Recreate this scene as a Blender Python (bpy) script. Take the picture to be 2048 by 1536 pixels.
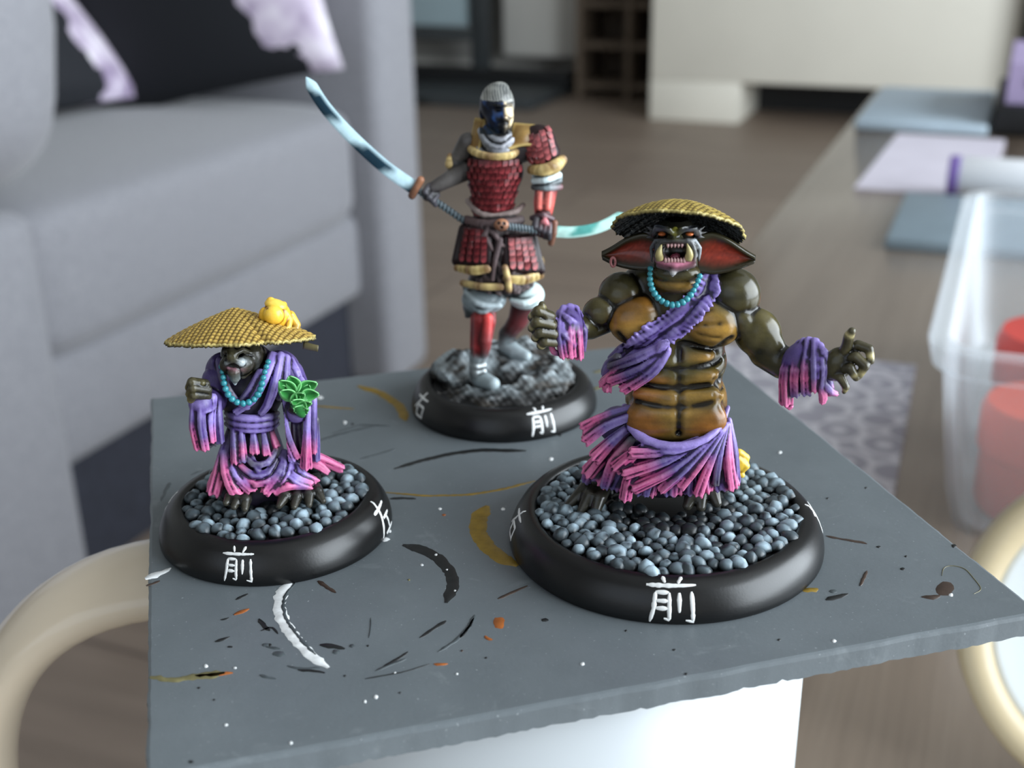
import bpy, bmesh, math, random
import numpy as np
from mathutils import Matrix, Vector

for _o in list(bpy.data.objects):
    bpy.data.objects.remove(_o)
SC = bpy.context.scene
COL = SC.collection

# ------------------------------------------------------------------ camera
FPX = 2390.0                                   # focal length in pixels of the 2048 x 1536 frame
N_DOWN = np.array([0.01433412, 0.92626841, 0.37659179])      # world down, in camera axes (right, down, forward)
RT = np.array([0.99988028, -0.01547327, 0.0])
FW = np.array([-0.00582711, -0.3765467, 0.92637931])
BOARD_Z = 0.548
CAM_Z = BOARD_Z + 0.0762
ROOM = math.radians(22.6)                      # the room's axes are turned against the camera's


def cam_to_world(v):
    return np.array([RT @ v, FW @ v, -(N_DOWN @ v)])


cam = bpy.data.cameras.new('camera')
cam.sensor_width = 36.0
cam.lens = 36.0 * FPX / 2048.0
cam.clip_start = 0.01
cam.clip_end = 60
cam.dof.use_dof = True
cam.dof.focus_distance = 0.1435
cam.dof.aperture_fstop = 26.0
camo = bpy.data.objects.new('camera', cam)
COL.objects.link(camo)
_x, _y, _z = cam_to_world(np.array([1., 0, 0])), cam_to_world(np.array([0, -1., 0])), cam_to_world(np.array([0, 0, -1.]))
camo.matrix_world = Matrix(((_x[0], _y[0], _z[0], 0), (_x[1], _y[1], _z[1], 0), (_x[2], _y[2], _z[2], CAM_Z), (0, 0, 0, 1)))
SC.camera = camo


def rw(a, b, z=0.0):
    """room coordinates (a to the window wall, b to the far wall) -> world"""
    c, s = math.cos(ROOM), math.sin(ROOM)
    return Vector((a * c + b * s, -a * s + b * c, z))


# ------------------------------------------------------------------ world and light
wd = bpy.data.worlds.new('daylight')
SC.world = wd
wd.use_nodes = True
_bg = wd.node_tree.nodes['Background']
_bg.inputs[0].default_value = (0.75, 0.86, 1.0, 1)
_bg.inputs[1].default_value = 1.0


def opening_light(name, a, b, z, w, h, yaw, power, col):
    """area lamp set in one wall opening"""
    l = bpy.data.lights.new(name, 'AREA')
    l.shape = 'RECTANGLE'
    l.size, l.size_y, l.energy, l.color = w, h, power, col
    o = bpy.data.objects.new(name, l)
    COL.objects.link(o)
    o.location = rw(a, b, z)
    o.rotation_euler = (math.radians(90), 0, yaw - ROOM)
    return o


opening_light('window_daylight', 1.93, 0.75, 1.25, 2.9, 1.9, math.radians(90), 150, (0.86, 0.94, 1.0))
opening_light('rear_fill_light', -0.3, -1.52, 1.35, 1.5, 1.3, math.radians(180), 9, (0.95, 0.97, 1.0))  # added fill lamp for the shadow sides, its window is made up

SC.view_settings.view_transform = 'Standard'
SC.view_settings.look = 'None'
SC.view_settings.gamma = 1.0
SC.view_settings.use_curve_mapping = False
SC.view_settings.exposure = 0.15
SC.cycles.use_denoising = True
SC.cycles.max_bounces = 8
SC.cycles.diffuse_bounces = 4
SC.cycles.glossy_bounces = 4
SC.cycles.transmission_bounces = 8
SC.cycles.transparent_max_bounces = 12


# ------------------------------------------------------------------ helpers: objects
def lin(r, g, b):
    """sRGB 0..255 -> linear"""
    return tuple(((c / 255) / 12.92 if c / 255 <= 0.04045 else ((c / 255 + 0.055) / 1.055) ** 2.4) for c in (r, g, b))


def tag(o, label=None, cat=None, group=None, kind=None):
    for k, v in (('label', label), ('category', cat), ('group', group), ('kind', kind)):
        if v:
            o[k] = v
    return o


def empty(name, loc, rz=0.0, parent=None):
    o = bpy.data.objects.new(name, None)
    o.empty_display_size = 0.02
    COL.objects.link(o)
    o.location = loc
    o.rotation_euler = (0, 0, rz)
    o.parent = parent
    return o


def link(name, me, mat=None, parent=None, loc=None, rot=None, scale=None):
    o = bpy.data.objects.new(name, me)
    COL.objects.link(o)
    if mat is not None and len(me.materials) == 0:
        me.materials.append(mat)
    o.parent = parent
    if loc is not None:
        o.location = loc
    if rot is not None:
        o.rotation_euler = rot
    if scale is not None:
        o.scale = scale
    return o


def np_mesh(name, V, F, smooth=True, col=None):
    """mesh from numpy vertices (n,3) and faces (m,4) or (m,3) or a list of index lists"""
    me = bpy.data.meshes.new(name)
    V = np.asarray(V, dtype=np.float32)
    if isinstance(F, np.ndarray):
        k = F.shape[1]
        me.vertices.add(len(V))
        me.vertices.foreach_set('co', V.ravel())
        me.loops.add(F.size)
        me.loops.foreach_set('vertex_index', F.astype(np.int32).ravel())
        me.polygons.add(len(F))
        me.polygons.foreach_set('loop_start', np.arange(0, F.size, k, dtype=np.int32))
        me.polygons.foreach_set('loop_total', np.full(len(F), k, dtype=np.int32))
        me.update(calc_edges=True)
        me.validate()
    else:
        me.from_pydata([tuple(map(float, v)) for v in V], [], [tuple(int(i) for i in f) for f in F])
        me.update()
    if smooth:
        me.polygons.foreach_set('use_smooth', np.ones(len(me.polygons), dtype=bool))
    if col is not None:
        at = me.color_attributes.new('paint', 'FLOAT_COLOR', 'POINT')
        c4 = np.ones((len(V), 4), dtype=np.float32)
        c4[:, :3] = np.clip(col, 0, 1)
        at.data.foreach_set('color', c4.ravel())
    return me


def box_mesh(name, size, bevel=0.0, seg=2, centre=(0, 0, 0)):
    bm = bmesh.new()
    bmesh.ops.create_cube(bm, size=1.0)
    for v in bm.verts:
        v.co = Vector((v.co.x * size[0] + centre[0], v.co.y * size[1] + centre[1], v.co.z * size[2] + centre[2]))
    if bevel > 0:
        bmesh.ops.bevel(bm, geom=list(bm.edges), offset=bevel, segments=seg, profile=0.5, affect='EDGES')
    me = bpy.data.meshes.new(name)
    bm.to_mesh(me)
    bm.free()
    if bevel > 0 and seg > 1:
        me.polygons.foreach_set('use_smooth', np.ones(len(me.polygons), dtype=bool))
        me.set_sharp_from_angle(angle=math.radians(50))
    return me


def room_box(name, a0, a1, b0, b1, z0, z1, mat, parent=None, bevel=0.0, seg=2, origin=None):
    """box given in room coordinates, origin at its base; a child is given relative to its parent's origin (a, b, z)"""
    me = box_mesh(name, (a1 - a0, b1 - b0, z1 - z0), bevel, seg, (0, 0, (z1 - z0) / 2))
    if parent is None:
        return link(name, me, mat, None, rw((a0 + a1) / 2, (b0 + b1) / 2, z0), (0, 0, -ROOM))
    oa, ob, oz = origin
    return link(name, me, mat, parent, ((a0 + a1) / 2 - oa, (b0 + b1) / 2 - ob, z0 - oz))


def pillow_mesh(name, sx, sy, sz, e1=0.35, e2=0.35, nu=48, nv=24, dent=0.0, seed=0):
    """superellipsoid: a stuffed rounded block"""
    u = np.linspace(-math.pi, math.pi, nu, endpoint=False)
    v = np.linspace(-math.pi / 2, math.pi / 2, nv)
    U, Vv = np.meshgrid(u, v, indexing='ij')
    f = lambda x, e: np.sign(x) * np.abs(x) ** e
    X = sx * f(np.cos(Vv), e1) * f(np.cos(U), e2)
    Y = sy * f(np.cos(Vv), e1) * f(np.sin(U), e2)
    Z = sz * f(np.sin(Vv), e1)
    V = np.stack([X, Y, Z], -1).reshape(-1, 3)
    F = []
    for i in range(nu):
        for j in range(nv - 1):
            a, b = i * nv + j, ((i + 1) % nu) * nv + j
            F.append((a, b, b + 1, a + 1))
    return np_mesh(name, V, np.array(F))


def lathe_mesh(name, prof, seg=64, smooth=True, col=None, sharp=None):
    """profile [(r, z)...] turned about z"""
    prof = np.array(prof, float)
    n = len(prof)
    th = np.linspace(0, 2 * math.pi, seg, endpoint=False)
    V = np.stack([np.outer(np.cos(th), prof[:, 0]), np.outer(np.sin(th), prof[:, 0]), np.tile(prof[:, 1], (seg, 1))], -1).reshape(-1, 3)
    i, j = np.meshgrid(np.arange(seg), np.arange(n - 1), indexing='ij')
    a, b = i * n + j, ((i + 1) % seg) * n + j
    F = np.stack([a, b, b + 1, a + 1], -1).reshape(-1, 4)
    me = np_mesh(name, V, F, smooth, col)
    if sharp:
        me.set_sharp_from_angle(angle=math.radians(sharp))
    return me


# ------------------------------------------------------------------ helpers: materials
def nodes_of(name):
    m = bpy.data.materials.new(name)
    m.use_nodes = True
    nt = m.node_tree
    return m, nt, nt.nodes['Principled BSDF']


def ramp(nt, fac, stops, interp='LINEAR'):
    r = nt.nodes.new('ShaderNodeValToRGB')
    r.color_ramp.interpolation = interp
    els = r.color_ramp.elements
    while len(els) < len(stops):
        els.new(0.5)
    for e, (p, c) in zip(els, stops):
        e.position = p
        e.color = tuple(c) + (1,) if len(c) == 3 else c
    nt.links.new(fac, r.inputs[0])
    return r.outputs[0]


def noise(nt, scale, detail=3.0, rough=0.55, vec=None, dist=0.0):
    t = nt.nodes.new('ShaderNodeTexNoise')
    t.inputs['Scale'].default_value = scale
    t.inputs['Detail'].default_value = detail
    t.inputs['Roughness'].default_value = rough
    t.inputs['Distortion'].default_value = dist
    if vec is not None:
        nt.links.new(vec, t.inputs['Vector'])
    return t.outputs['Fac']


def coords(nt, scale=(1, 1, 1), rot=(0, 0, 0), kind='Object'):
    c = nt.nodes.new('ShaderNodeTexCoord')
    m = nt.nodes.new('ShaderNodeMapping')
    m.inputs['Scale'].default_value = scale
    m.inputs['Rotation'].default_value = rot
    nt.links.new(c.outputs[kind], m.inputs['Vector'])
    return m.outputs[0]


def mix(nt, fac, c1, c2, blend='MIX'):
    m = nt.nodes.new('ShaderNodeMix')
    m.data_type = 'RGBA'
    m.blend_type = blend
    for s, v in ((0, fac), (6, c1), (7, c2)):
        if isinstance(v, (int, float)):
            m.inputs[s].default_value = v
        elif isinstance(v, tuple):
            m.inputs[s].default_value = v + (1,) if len(v) == 3 else v
        else:
            nt.links.new(v, m.inputs[s])
    return m.outputs[2]


def bump(nt, b, height, strength=0.3, dist=0.001):
    n = nt.nodes.new('ShaderNodeBump')
    n.inputs['Strength'].default_value = strength
    n.inputs['Distance'].default_value = dist
    nt.links.new(height, n.inputs['Height'])
    nt.links.new(n.outputs[0], b.inputs['Normal'])


def plain(name, c, rough=0.5, var=0.12, scale=20.0, metal=0.0, coat=0.0, bmp=0.0, bdist=0.001, spec=0.5):
    m, nt, b = nodes_of(name)
    v = coords(nt)
    f = noise(nt, scale, 4, 0.6, v)
    dark = tuple(x * (1 - var) for x in c)
    lite = tuple(min(1, x * (1 + var)) for x in c)
    nt.links.new(ramp(nt, f, [(0.3, dark), (0.7, lite)]), b.inputs['Base Color'])
    b.inputs['Roughness'].default_value = rough
    b.inputs['Metallic'].default_value = metal
    b.inputs['Coat Weight'].default_value = coat
    b.inputs['Specular IOR Level'].default_value = spec
    if bmp:
        bump(nt, b, noise(nt, scale * 6, 3, 0.6, v), bmp, bdist)
    return m


def painted(name, rough=0.35, spec=0.5, coat=0.0, mottle=0.12, scale=900.0, bmp=0.15):
    """brush-painted sculpt: the paint colours sit on the mesh's points, with fine mottling"""
    m, nt, b = nodes_of(name)
    at = nt.nodes.new('ShaderNodeAttribute')
    at.attribute_name = 'paint'
    v = coords(nt)
    f = noise(nt, scale, 4, 0.6, v)
    k = ramp(nt, f, [(0.3, (1 - mottle,) * 3), (0.7, (1 + mottle,) * 3)])
    nt.links.new(mix(nt, 1.0, at.outputs['Color'], k, 'MULTIPLY'), b.inputs['Base Color'])
    b.inputs['Roughness'].default_value = rough
    b.inputs['Specular IOR Level'].default_value = spec
    b.inputs['Coat Weight'].default_value = coat
    b.inputs['Coat Roughness'].default_value = 0.2
    if bmp:
        bump(nt, b, noise(nt, scale * 1.7, 3, 0.6, v), bmp, 0.0001)
    return m


# ------------------------------------------------------------------ room shell
def wood_floor():
    m, nt, b = nodes_of('floor_laminate')
    v = coords(nt)
    br = nt.nodes.new('ShaderNodeTexBrick')
    br.inputs['Scale'].default_value = 1.0
    br.inputs['Brick Width'].default_value = 1.25
    br.inputs['Row Height'].default_value = 0.19
    br.inputs['Mortar Size'].default_value = 0.003
    br.inputs['Color1'].default_value = lin(132, 117, 105) + (1,)
    br.inputs['Color2'].default_value = lin(142, 127, 114) + (1,)
    br.inputs['Mortar'].default_value = lin(104, 91, 82) + (1,)
    nt.links.new(v, br.inputs['Vector'])
    g = noise(nt, 3.0, 6, 0.6, coords(nt, (1.2, 14, 1)), 0.6)
    k = ramp(nt, g, [(0.25, (0.78, 0.77, 0.76)), (0.75, (1.12, 1.11, 1.1))])
    nt.links.new(mix(nt, 1.0, br.outputs['Color'], k, 'MULTIPLY'), b.inputs['Base Color'])
    b.inputs['Roughness'].default_value = 0.5
    return m


M_wall = plain('wall_paint', lin(158, 156, 152), 0.9, 0.03, 3.0)
M_ceil = plain('ceiling_paint', lin(178, 177, 174), 0.95, 0.02, 3.0)
M_trim = plain('white_trim_paint', lin(214, 212, 206), 0.5, 0.03, 6.0)
M_floor = wood_floor()


def struct(o):
    o['kind'] = 'structure'
    return o


A0, A1, B0, B1, HT = -2.55, 2.05, -1.6, 4.15, 2.5
struct(room_box('floor', A0, A1, B0, B1, -0.05, 0.0, M_floor))
struct(room_box('ceiling', A0, A1, B0, B1, HT, HT + 0.05, M_ceil))
struct(room_box('wall_far', A0, A1, B1, B1 + 0.1, 0.0, HT, M_wall))
struct(room_box('wall_left', A0 - 0.1, A0, B0, B1 + 0.1, 0.0, HT, M_wall))
struct(room_box('baseboard_far', A0, A1, B1 - 0.015, B1, 0.0, 0.07, M_trim))


def wall_with_opening(name, along_b, p0, p1, c0, c1, o0, o1, z0, z1):
    """wall made of four boxes round one window opening; p: across the wall, c: along it"""
    root = empty(name, rw((p0 + p1) / 2, (c0 + c1) / 2, 0) if along_b else rw((c0 + c1) / 2, (p0 + p1) / 2, 0), -ROOM)
    org = ((p0 + p1) / 2, (c0 + c1) / 2, 0) if along_b else ((c0 + c1) / 2, (p0 + p1) / 2, 0)
    for (s0, s1, h0, h1) in ((c0, o0, 0, HT), (o1, c1, 0, HT), (o0, o1, 0, z0), (o0, o1, z1, HT)):
        if along_b:
            room_box('wall_panel', p0, p1, s0, s1, h0, h1, M_wall, root, origin=org)
        else:
            room_box('wall_panel', s0, s1, p0, p1, h0, h1, M_wall, root, origin=org)
    return struct(root)


wall_with_opening('wall_right', True, A1, A1 + 0.12, B0, B1 + 0.1, -0.75, 2.25, 0.25, 2.25)
wall_with_opening('wall_rear', False, B0 - 0.12, B0, A0, A1, -1.1, 0.5, 0.65, 2.05)  # opening added for the fill lamp


def window_frame(name, along_b, p, c0, c1, z0, z1, nm):
    org = (p, (c0 + c1) / 2, z0) if along_b else ((c0 + c1) / 2, p, z0)
    root = empty(name, rw(*org), -ROOM)
    t = 0.05
    bars = [(c0, c0 + t, z0, z1), (c1 - t, c1, z0, z1), (c0 + t, c1 - t, z0, z0 + t), (c0 + t, c1 - t, z1 - t, z1)]
    for k in range(1, nm):
        c = c0 + (c1 - c0) * k / nm
        bars.append((c - t / 2, c + t / 2, z0 + t, z1 - t))
    for (s0, s1, h0, h1) in bars:
        if along_b:
            room_box('frame_bar', p - 0.03, p + 0.03, s0, s1, h0, h1, M_trim, root, origin=org)
        else:
            room_box('frame_bar', s0, s1, p - 0.03, p + 0.03, h0, h1, M_trim, root, origin=org)
    return struct(root)


window_frame('window_1', True, A1 + 0.06, -0.75, 2.25, 0.25, 2.25, 3)
window_frame('fill_window', False, B0 - 0.06, -1.1, 0.5, 0.65, 2.05, 2)  # unseen window added to hold the fill lamp


# ------------------------------------------------------------------ sofa
def fabric(name, c1, c2, scale=260.0):
    m, nt, b = nodes_of(name)
    v = coords(nt)
    f = noise(nt, scale, 5, 0.75, v)
    w = noise(nt, scale * 2.2, 2, 0.5, coords(nt, (1, 1, 0.15)))
    base = ramp(nt, f, [(0.32, c1), (0.68, c2)])
    nt.links.new(mix(nt, 0.25, base, ramp(nt, w, [(0.3, c1), (0.7, c2)])), b.inputs['Base Color'])
    b.inputs['Roughness'].default_value = 0.92
    b.inputs['Sheen Weight'].default_value = 0.25
    bump(nt, b, f, 0.35, 0.002)
    return m


M_sofa = fabric('sofa_weave', lin(112, 112, 118), lin(142, 142, 147))
M_black = plain('black_plastic', lin(16, 17, 19), 0.55, 0.2, 30)
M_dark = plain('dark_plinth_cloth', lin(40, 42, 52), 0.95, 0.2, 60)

so = (-1.25, 1.1, 0.0)
sofa = tag(empty('sofa', rw(*so), -ROOM), 'grey woven fabric sofa with rounded armrest along the wooden floor', 'sofa')
room_box('base_frame', -1.85, -0.775, 0.70, 1.36, 0.128, 0.245, M_sofa, sofa, 0.02, 3, so)
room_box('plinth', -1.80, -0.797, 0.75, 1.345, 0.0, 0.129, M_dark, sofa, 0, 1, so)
me = pillow_mesh('seat_cushion', 0.50, 0.305, 0.078, 0.22, 0.14, 64, 32)
link('seat_cushion', me, M_sofa, sofa, (-1.26 - so[0], 1.05 - so[1], 0.312))
me = pillow_mesh('seat_piping', 0.494, 0.30, 0.007, 0.5, 0.14, 64, 8)
link('seat_piping', me, M_sofa, sofa, (-1.26 - so[0], 1.05 - so[1], 0.246))
room_box('backrest', -1.95, -1.70, 0.35, 1.455, 0.0, 0.78, M_sofa, sofa, 0.05, 4, so)
me = pillow_mesh('back_cushion', 0.11, 0.30, 0.20, 0.3, 0.22, 48, 24)
link('back_cushion', me, M_sofa, sofa, (-1.60 - so[0], 1.05 - so[1], 0.585), (0, math.radians(-10), 0))
room_box('armrest', -1.85, -0.732, 1.34, 1.455, 0.0, 0.60, M_sofa, sofa, 0.022, 3, so)
room_box('armrest', -1.85, -0.74, 0.35, 0.755, 0.0, 0.39, M_sofa, sofa, 0.02, 3, so)
me = pillow_mesh('arm_pad', 0.52, 0.25, 0.15, 0.55, 0.28, 64, 32)
link('arm_pad', me, M_sofa, sofa, (-1.235 - so[0], 0.595 - so[1], 0.548), (math.radians(-12), 0, 0))


def print_fabric(name, axis, centre, width, scale, seed):
    """black cushion cloth with a band of pale lilac blossom print"""
    m, nt, b = nodes_of(name)
    c = nt.nodes.new('ShaderNodeTexCoord')
    sep = nt.nodes.new('ShaderNodeVectorMath')
    sep.operation = 'DOT_PRODUCT'
    nt.links.new(c.outputs['Object'], sep.inputs[0])
    sep.inputs[1].default_value = axis
    d = nt.nodes.new('ShaderNodeMath')
    d.operation = 'SUBTRACT'
    nt.links.new(sep.outputs['Value'], d.inputs[0])
    d.inputs[1].default_value = centre
    n1 = noise(nt, scale, 3, 0.6, coords(nt, (1, 1, 1), (seed, seed * 2, 0)))
    w = nt.nodes.new('ShaderNodeMath')
    w.operation = 'MULTIPLY_ADD'
    nt.links.new(n1, w.inputs[0])
    w.inputs[1].default_value = width * 2.2
    w.inputs[2].default_value = -width * 1.1
    s = nt.nodes.new('ShaderNodeMath')
    s.operation = 'ADD'
    nt.links.new(d.outputs[0], s.inputs[0])
    nt.links.new(w.outputs[0], s.inputs[1])
    ab = nt.nodes.new('ShaderNodeMath')
    ab.operation = 'ABSOLUTE'
    nt.links.new(s.outputs[0], ab.inputs[0])
    lt = nt.nodes.new('ShaderNodeMath')
    lt.operation = 'LESS_THAN'
    nt.links.new(ab.outputs[0], lt.inputs[0])
    lt.inputs[1].default_value = width
    n2 = noise(nt, scale * 1.5, 2, 0.6, coords(nt, (1, 1, 1), (0.3, seed, 1)))
    blossom = ramp(nt, n2, [(0.3, lin(128, 112, 140)), (0.5, lin(190, 178, 196)), (0.7, lin(225, 220, 226))])
    nt.links.new(mix(nt, lt.outputs[0], lin(14, 17, 24), blossom), b.inputs['Base Color'])
    b.inputs['Roughness'].default_value = 0.85
    return m


def throw_mesh(w, h, t, n=40):
    """square stuffed cushion with pointed corners, lying in x-z, thick along y"""
    g = np.linspace(-1, 1, n)
    X, Z = np.meshgrid(g, g, indexing='ij')
    lens = np.clip((1 - X ** 2) * (1 - Z ** 2), 0, 1) ** 0.42
    sx = X * (1 - 0.07 * (1 - Z ** 2) * np.abs(X) ** 3)
    sz = Z * (1 - 0.07 * (1 - X ** 2) * np.abs(Z) ** 3)
    fr = np.stack([sx * w / 2, -lens * t / 2, sz * h / 2], -1).reshape(-1, 3)
    bk = fr * [1, -1, 1]
    i, j = np.meshgrid(np.arange(n - 1), np.arange(n - 1), indexing='ij')
    q = np.stack([i * n + j, (i + 1) * n + j, (i + 1) * n + j + 1, i * n + j + 1], -1).reshape(-1, 4)
    return np_mesh('cushion', np.concatenate([fr, bk]), np.concatenate([q, q[:, ::-1] + n * n]))


def cushion(a, b, z, w, h, t, yaw, lean, spin, mat, label):
    o = link('throw_cushion', throw_mesh(w, h, t), mat, None, rw(a, b, z))
    r = Matrix.Rotation(-ROOM + math.radians(yaw), 3, 'Z') @ Matrix.Rotation(math.radians(-lean), 3, 'X') @ Matrix.Rotation(math.radians(spin), 3, 'Y')
    o.rotation_euler = r.to_euler()
    return tag(o, label, 'cushion', 'printed throw cushions on the sofa')


M_c1 = print_fabric('cushion_print_band', (1.0, 0.0, 0.0), 0.145, 0.036, 16.0, 0.7)
M_c2 = print_fabric('cushion_print_top', (0.75, 0.0, 0.66), 0.10, 0.055, 12.0, 2.1)
cushion(-1.12, 1.04, 0.535, 0.38, 0.36, 0.11, 90, 42, 0, M_c1,
        'black throw cushion with a lilac blossom band, beside the rounded armrest')
cushion(-0.985, 1.268, 0.53, 0.44, 0.30, 0.10, 4, 14, -14, M_c2,
        'black throw cushion with pale blossom print along its upper half, against the far armrest')


# ------------------------------------------------------------------ coffee table
def wood_top():
    m, nt, b = nodes_of('coffee_table_wood')
    g = noise(nt, 2.2, 7, 0.62, coords(nt, (16, 1.0, 16)), 0.8)
    f = noise(nt, 30.0, 5, 0.6, coords(nt, (20, 0.6, 20)))
    c = ramp(nt, g, [(0.25, lin(126, 109, 94)), (0.5, lin(148, 131, 115)), (0.75, lin(162, 146, 130))])
    k = ramp(nt, f, [(0.3, (0.88, 0.87, 0.86)), (0.7, (1.06, 1.06, 1.05))])
    nt.links.new(mix(nt, 1.0, c, k, 'MULTIPLY'), b.inputs['Base Color'])
    b.inputs['Roughness'].default_value = 0.3
    b.inputs['Coat Weight'].default_value = 1.0
    b.inputs['Coat Roughness'].default_value = 0.16
    b.inputs['Coat IOR'].default_value = 1.7
    return m


TZ = 0.45
M_table = wood_top()
to = (0.22, 0.42, 0.0)
table = tag(empty('coffee_table', rw(*to), -ROOM), 'brown-grey wooden coffee table carrying the mug and plastic tubs', 'table')
room_box('tabletop', -0.121, 0.56, -0.40, 1.225, TZ - 0.035, TZ, M_table, table, 0.003, 2, to)
for la in (-0.06, 0.50):
    for lb in (-0.34, 1.165):
        room_box('leg', la - 0.03, la + 0.03, lb - 0.03, lb + 0.03, 0.0, TZ - 0.035, M_table, table, 0.003, 2, to)

# ------------------------------------------------------------------ things along the far wall
M_cab = plain('cream_lacquer', lin(226, 221, 208), 0.35, 0.03, 4.0)
co = (-0.4, 3.72, 0.0)
cab = tag(empty('media_cabinet', rw(*co), -ROOM), 'cream white media cabinet raised on a broad panel foot', 'cabinet')
room_box('body', -1.005, 0.0, 3.52, 3.98, 0.118, 0.62, M_cab, cab, 0.004, 2, co)
room_box('foot', -1.005, -0.735, 3.52, 3.98, 0.0, 0.118, M_cab, cab, 0.003, 2, co)
room_box('foot', -0.06, 0.0, 3.52, 3.98, 0.0, 0.118, M_cab, cab, 0.003, 2, co)
room_box('plinth', -0.735, -0.06, 3.80, 3.86, 0.0, 0.118, M_black, cab, 0, 1, co)
o = room_box('speaker_cabinet', 0.012, 0.55, 3.45, 3.85, 0.0, 0.9, M_black, None, 0.01, 2)
tag(o, 'tall black speaker box standing next to the cream cabinet', 'speaker')

M_brown = plain('brown_wood', lin(112, 98, 84), 0.6, 0.12, 8.0)
ko = (-1.2, 4.05, 0.0)
shelf = tag(empty('bookshelf', rw(*ko), -ROOM), 'brown wooden open shelf unit against the far wall', 'shelf')
room_box('back_panel', -1.36, -1.01, 4.10, 4.13, 0.0, 1.2, M_brown, shelf, 0, 1, ko)
for a in (-1.36, -1.19, -1.03):
    room_box('upright', a, a + 0.02, 3.86, 4.10, 0.0, 1.2, M_brown, shelf, 0.002, 1, ko)
for z in (0.03, 0.16, 0.29, 0.42, 0.55, 0.80, 1.05, 1.18):
    room_box('shelf_board', -1.34, -1.03, 3.87, 4.10, z, z + 0.02, M_brown, shelf, 0.002, 1, ko)

M_pale = plain('pale_grey_blue_board', lin(150, 168, 174), 0.5, 0.04, 5.0)
M_steel = plain('dark_steel', lin(52, 56, 58), 0.5, 0.1, 10.0)
po = (-1.78, 3.75, 0.0)
st = tag(empty('display_stand', rw(*po), -ROOM), 'black floor stand holding a pale blue-grey panel by the far wall', 'stand')
room_box('foot_plate', -2.30, -1.40, 3.55, 3.98, 0.0, 0.035, M_steel, st, 0.004, 2, po)
room_box('foot_bar', -2.30, -1.40, 3.90, 3.98, 0.035, 0.075, M_black, st, 0.004, 2, po)
room_box('foot_bar', -2.30, -1.75, 3.55, 3.60, 0.0, 0.03, M_black, st, 0.004, 2, po)
room_box('post', -1.76, -1.70, 3.90, 3.95, 0.075, 1.3, M_steel, st, 0.004, 2, po)
room_box('crossbar', -2.30, -1.76, 3.90, 3.94, 0.17, 0.205, M_steel, st, 0.004, 2, po)
room_box('panel', -2.30, -1.77, 3.915, 3.935, 0.215, 1.25, M_pale, st, 0.003, 2, po)
o = room_box('radiator_cover', -1.68, -1.37, 4.0, 4.13, 0.11, 1.1, M_trim, None, 0.006, 2)
tag(o, 'light grey radiator cover on the far wall between stand and shelf', 'radiator')


# ------------------------------------------------------------------ things on the coffee table
def on_table(a, b, dz=0.0):
    return rw(a, b, TZ + dz)


M_slab = plain('blue_grey_plastic', lin(172, 188, 200), 0.35, 0.05, 40)
M_slab2 = plain('blue_grey_slate', lin(134, 150, 160), 0.5, 0.06, 60)
o = room_box('drawing_tablet', -0.113, -0.014, 0.985, 1.175, TZ, TZ + 0.008, M_slab, None, 0.002, 2)
tag(o, 'pale blue-grey flat tablet at the far end of the coffee table', 'tablet')
o = room_box('paint_board', -0.052, 0.10, 0.638, 0.752, TZ, TZ + 0.006, M_slab2, None, 0.001, 2)
tag(o, 'plain blue-grey square board lying beside the clear tub', 'board')
M_lilac = plain('lilac_reflection', lin(205, 199, 210), 0.6, 0.06, 30)
o = room_box('reflection_sheet', -0.082, -0.004, 0.775, 0.975, TZ, TZ + 0.0008, M_lilac, None, 0)  # thin sheet coloured as a lilac reflection on the tabletop
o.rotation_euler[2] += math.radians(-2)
tag(o, 'pale lilac sheet painted as a reflection in front of the flat tablet', 'reflection')

# patterned paper napkin with rows of overlapping wave arcs
m, nt, b = nodes_of('wave_print_paper')
v = coords(nt, (62, 62, 62), (0, 0, 0.5))
vo = nt.nodes.new('ShaderNodeTexVoronoi')
nt.links.new(v, vo.inputs['Vector'])
vo.inputs['Scale'].default_value = 1.0
vo.inputs['Randomness'].default_value = 0.35
sn = nt.nodes.new('ShaderNodeMath')
sn.operation = 'MULTIPLY'
nt.links.new(vo.outputs['Distance'], sn.inputs[0])
sn.inputs[1].default_value = 15.0
s2 = nt.nodes.new('ShaderNodeMath')
s2.operation = 'SINE'
nt.links.new(sn.outputs[0], s2.inputs[0])
nt.links.new(ramp(nt, s2.outputs[0], [(0.0, lin(158, 154, 162)), (0.75, lin(202, 198, 202))]), b.inputs['Base Color'])
b.inputs['Roughness'].default_value = 0.8
M_wave = m
o = link('napkin', box_mesh('napkin', (0.105, 0.12, 0.0012), 0.0, 1, (0, 0, 0.0006)), M_wave, None, on_table(-0.072, 0.405), (0, 0, -ROOM + 0.03))
tag(o, 'pale grey paper napkin printed with wave arcs, under the painting board corner', 'napkin')


def clear_plastic():
    m, nt, b = nodes_of('clear_plastic')
    b.inputs['Base Color'].default_value = (0.93, 0.97, 1.0, 1)
    b.inputs['Roughness'].default_value = 0.18
    b.inputs['Transmission Weight'].default_value = 0.0
    b.inputs['IOR'].default_value = 1.45
    tr = nt.nodes.new('ShaderNodeBsdfTransparent')
    tr.inputs[0].default_value = (0.97, 0.985, 1.0, 1)
    lw = nt.nodes.new('ShaderNodeLayerWeight')
    lw.inputs['Blend'].default_value = 0.35
    r = ramp(nt, lw.outputs['Facing'], [(0.0, (0.12,) * 3), (1.0, (0.6,) * 3)])
    ms = nt.nodes.new('ShaderNodeMixShader')
    nt.links.new(r, ms.inputs[0])
    nt.links.new(tr.outputs[0], ms.inputs[1])
    nt.links.new(b.outputs[0], ms.inputs[2])
    nt.links.new(ms.outputs[0], nt.nodes['Material Output'].inputs['Surface'])
    return m


M_clear = clear_plastic()


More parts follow.
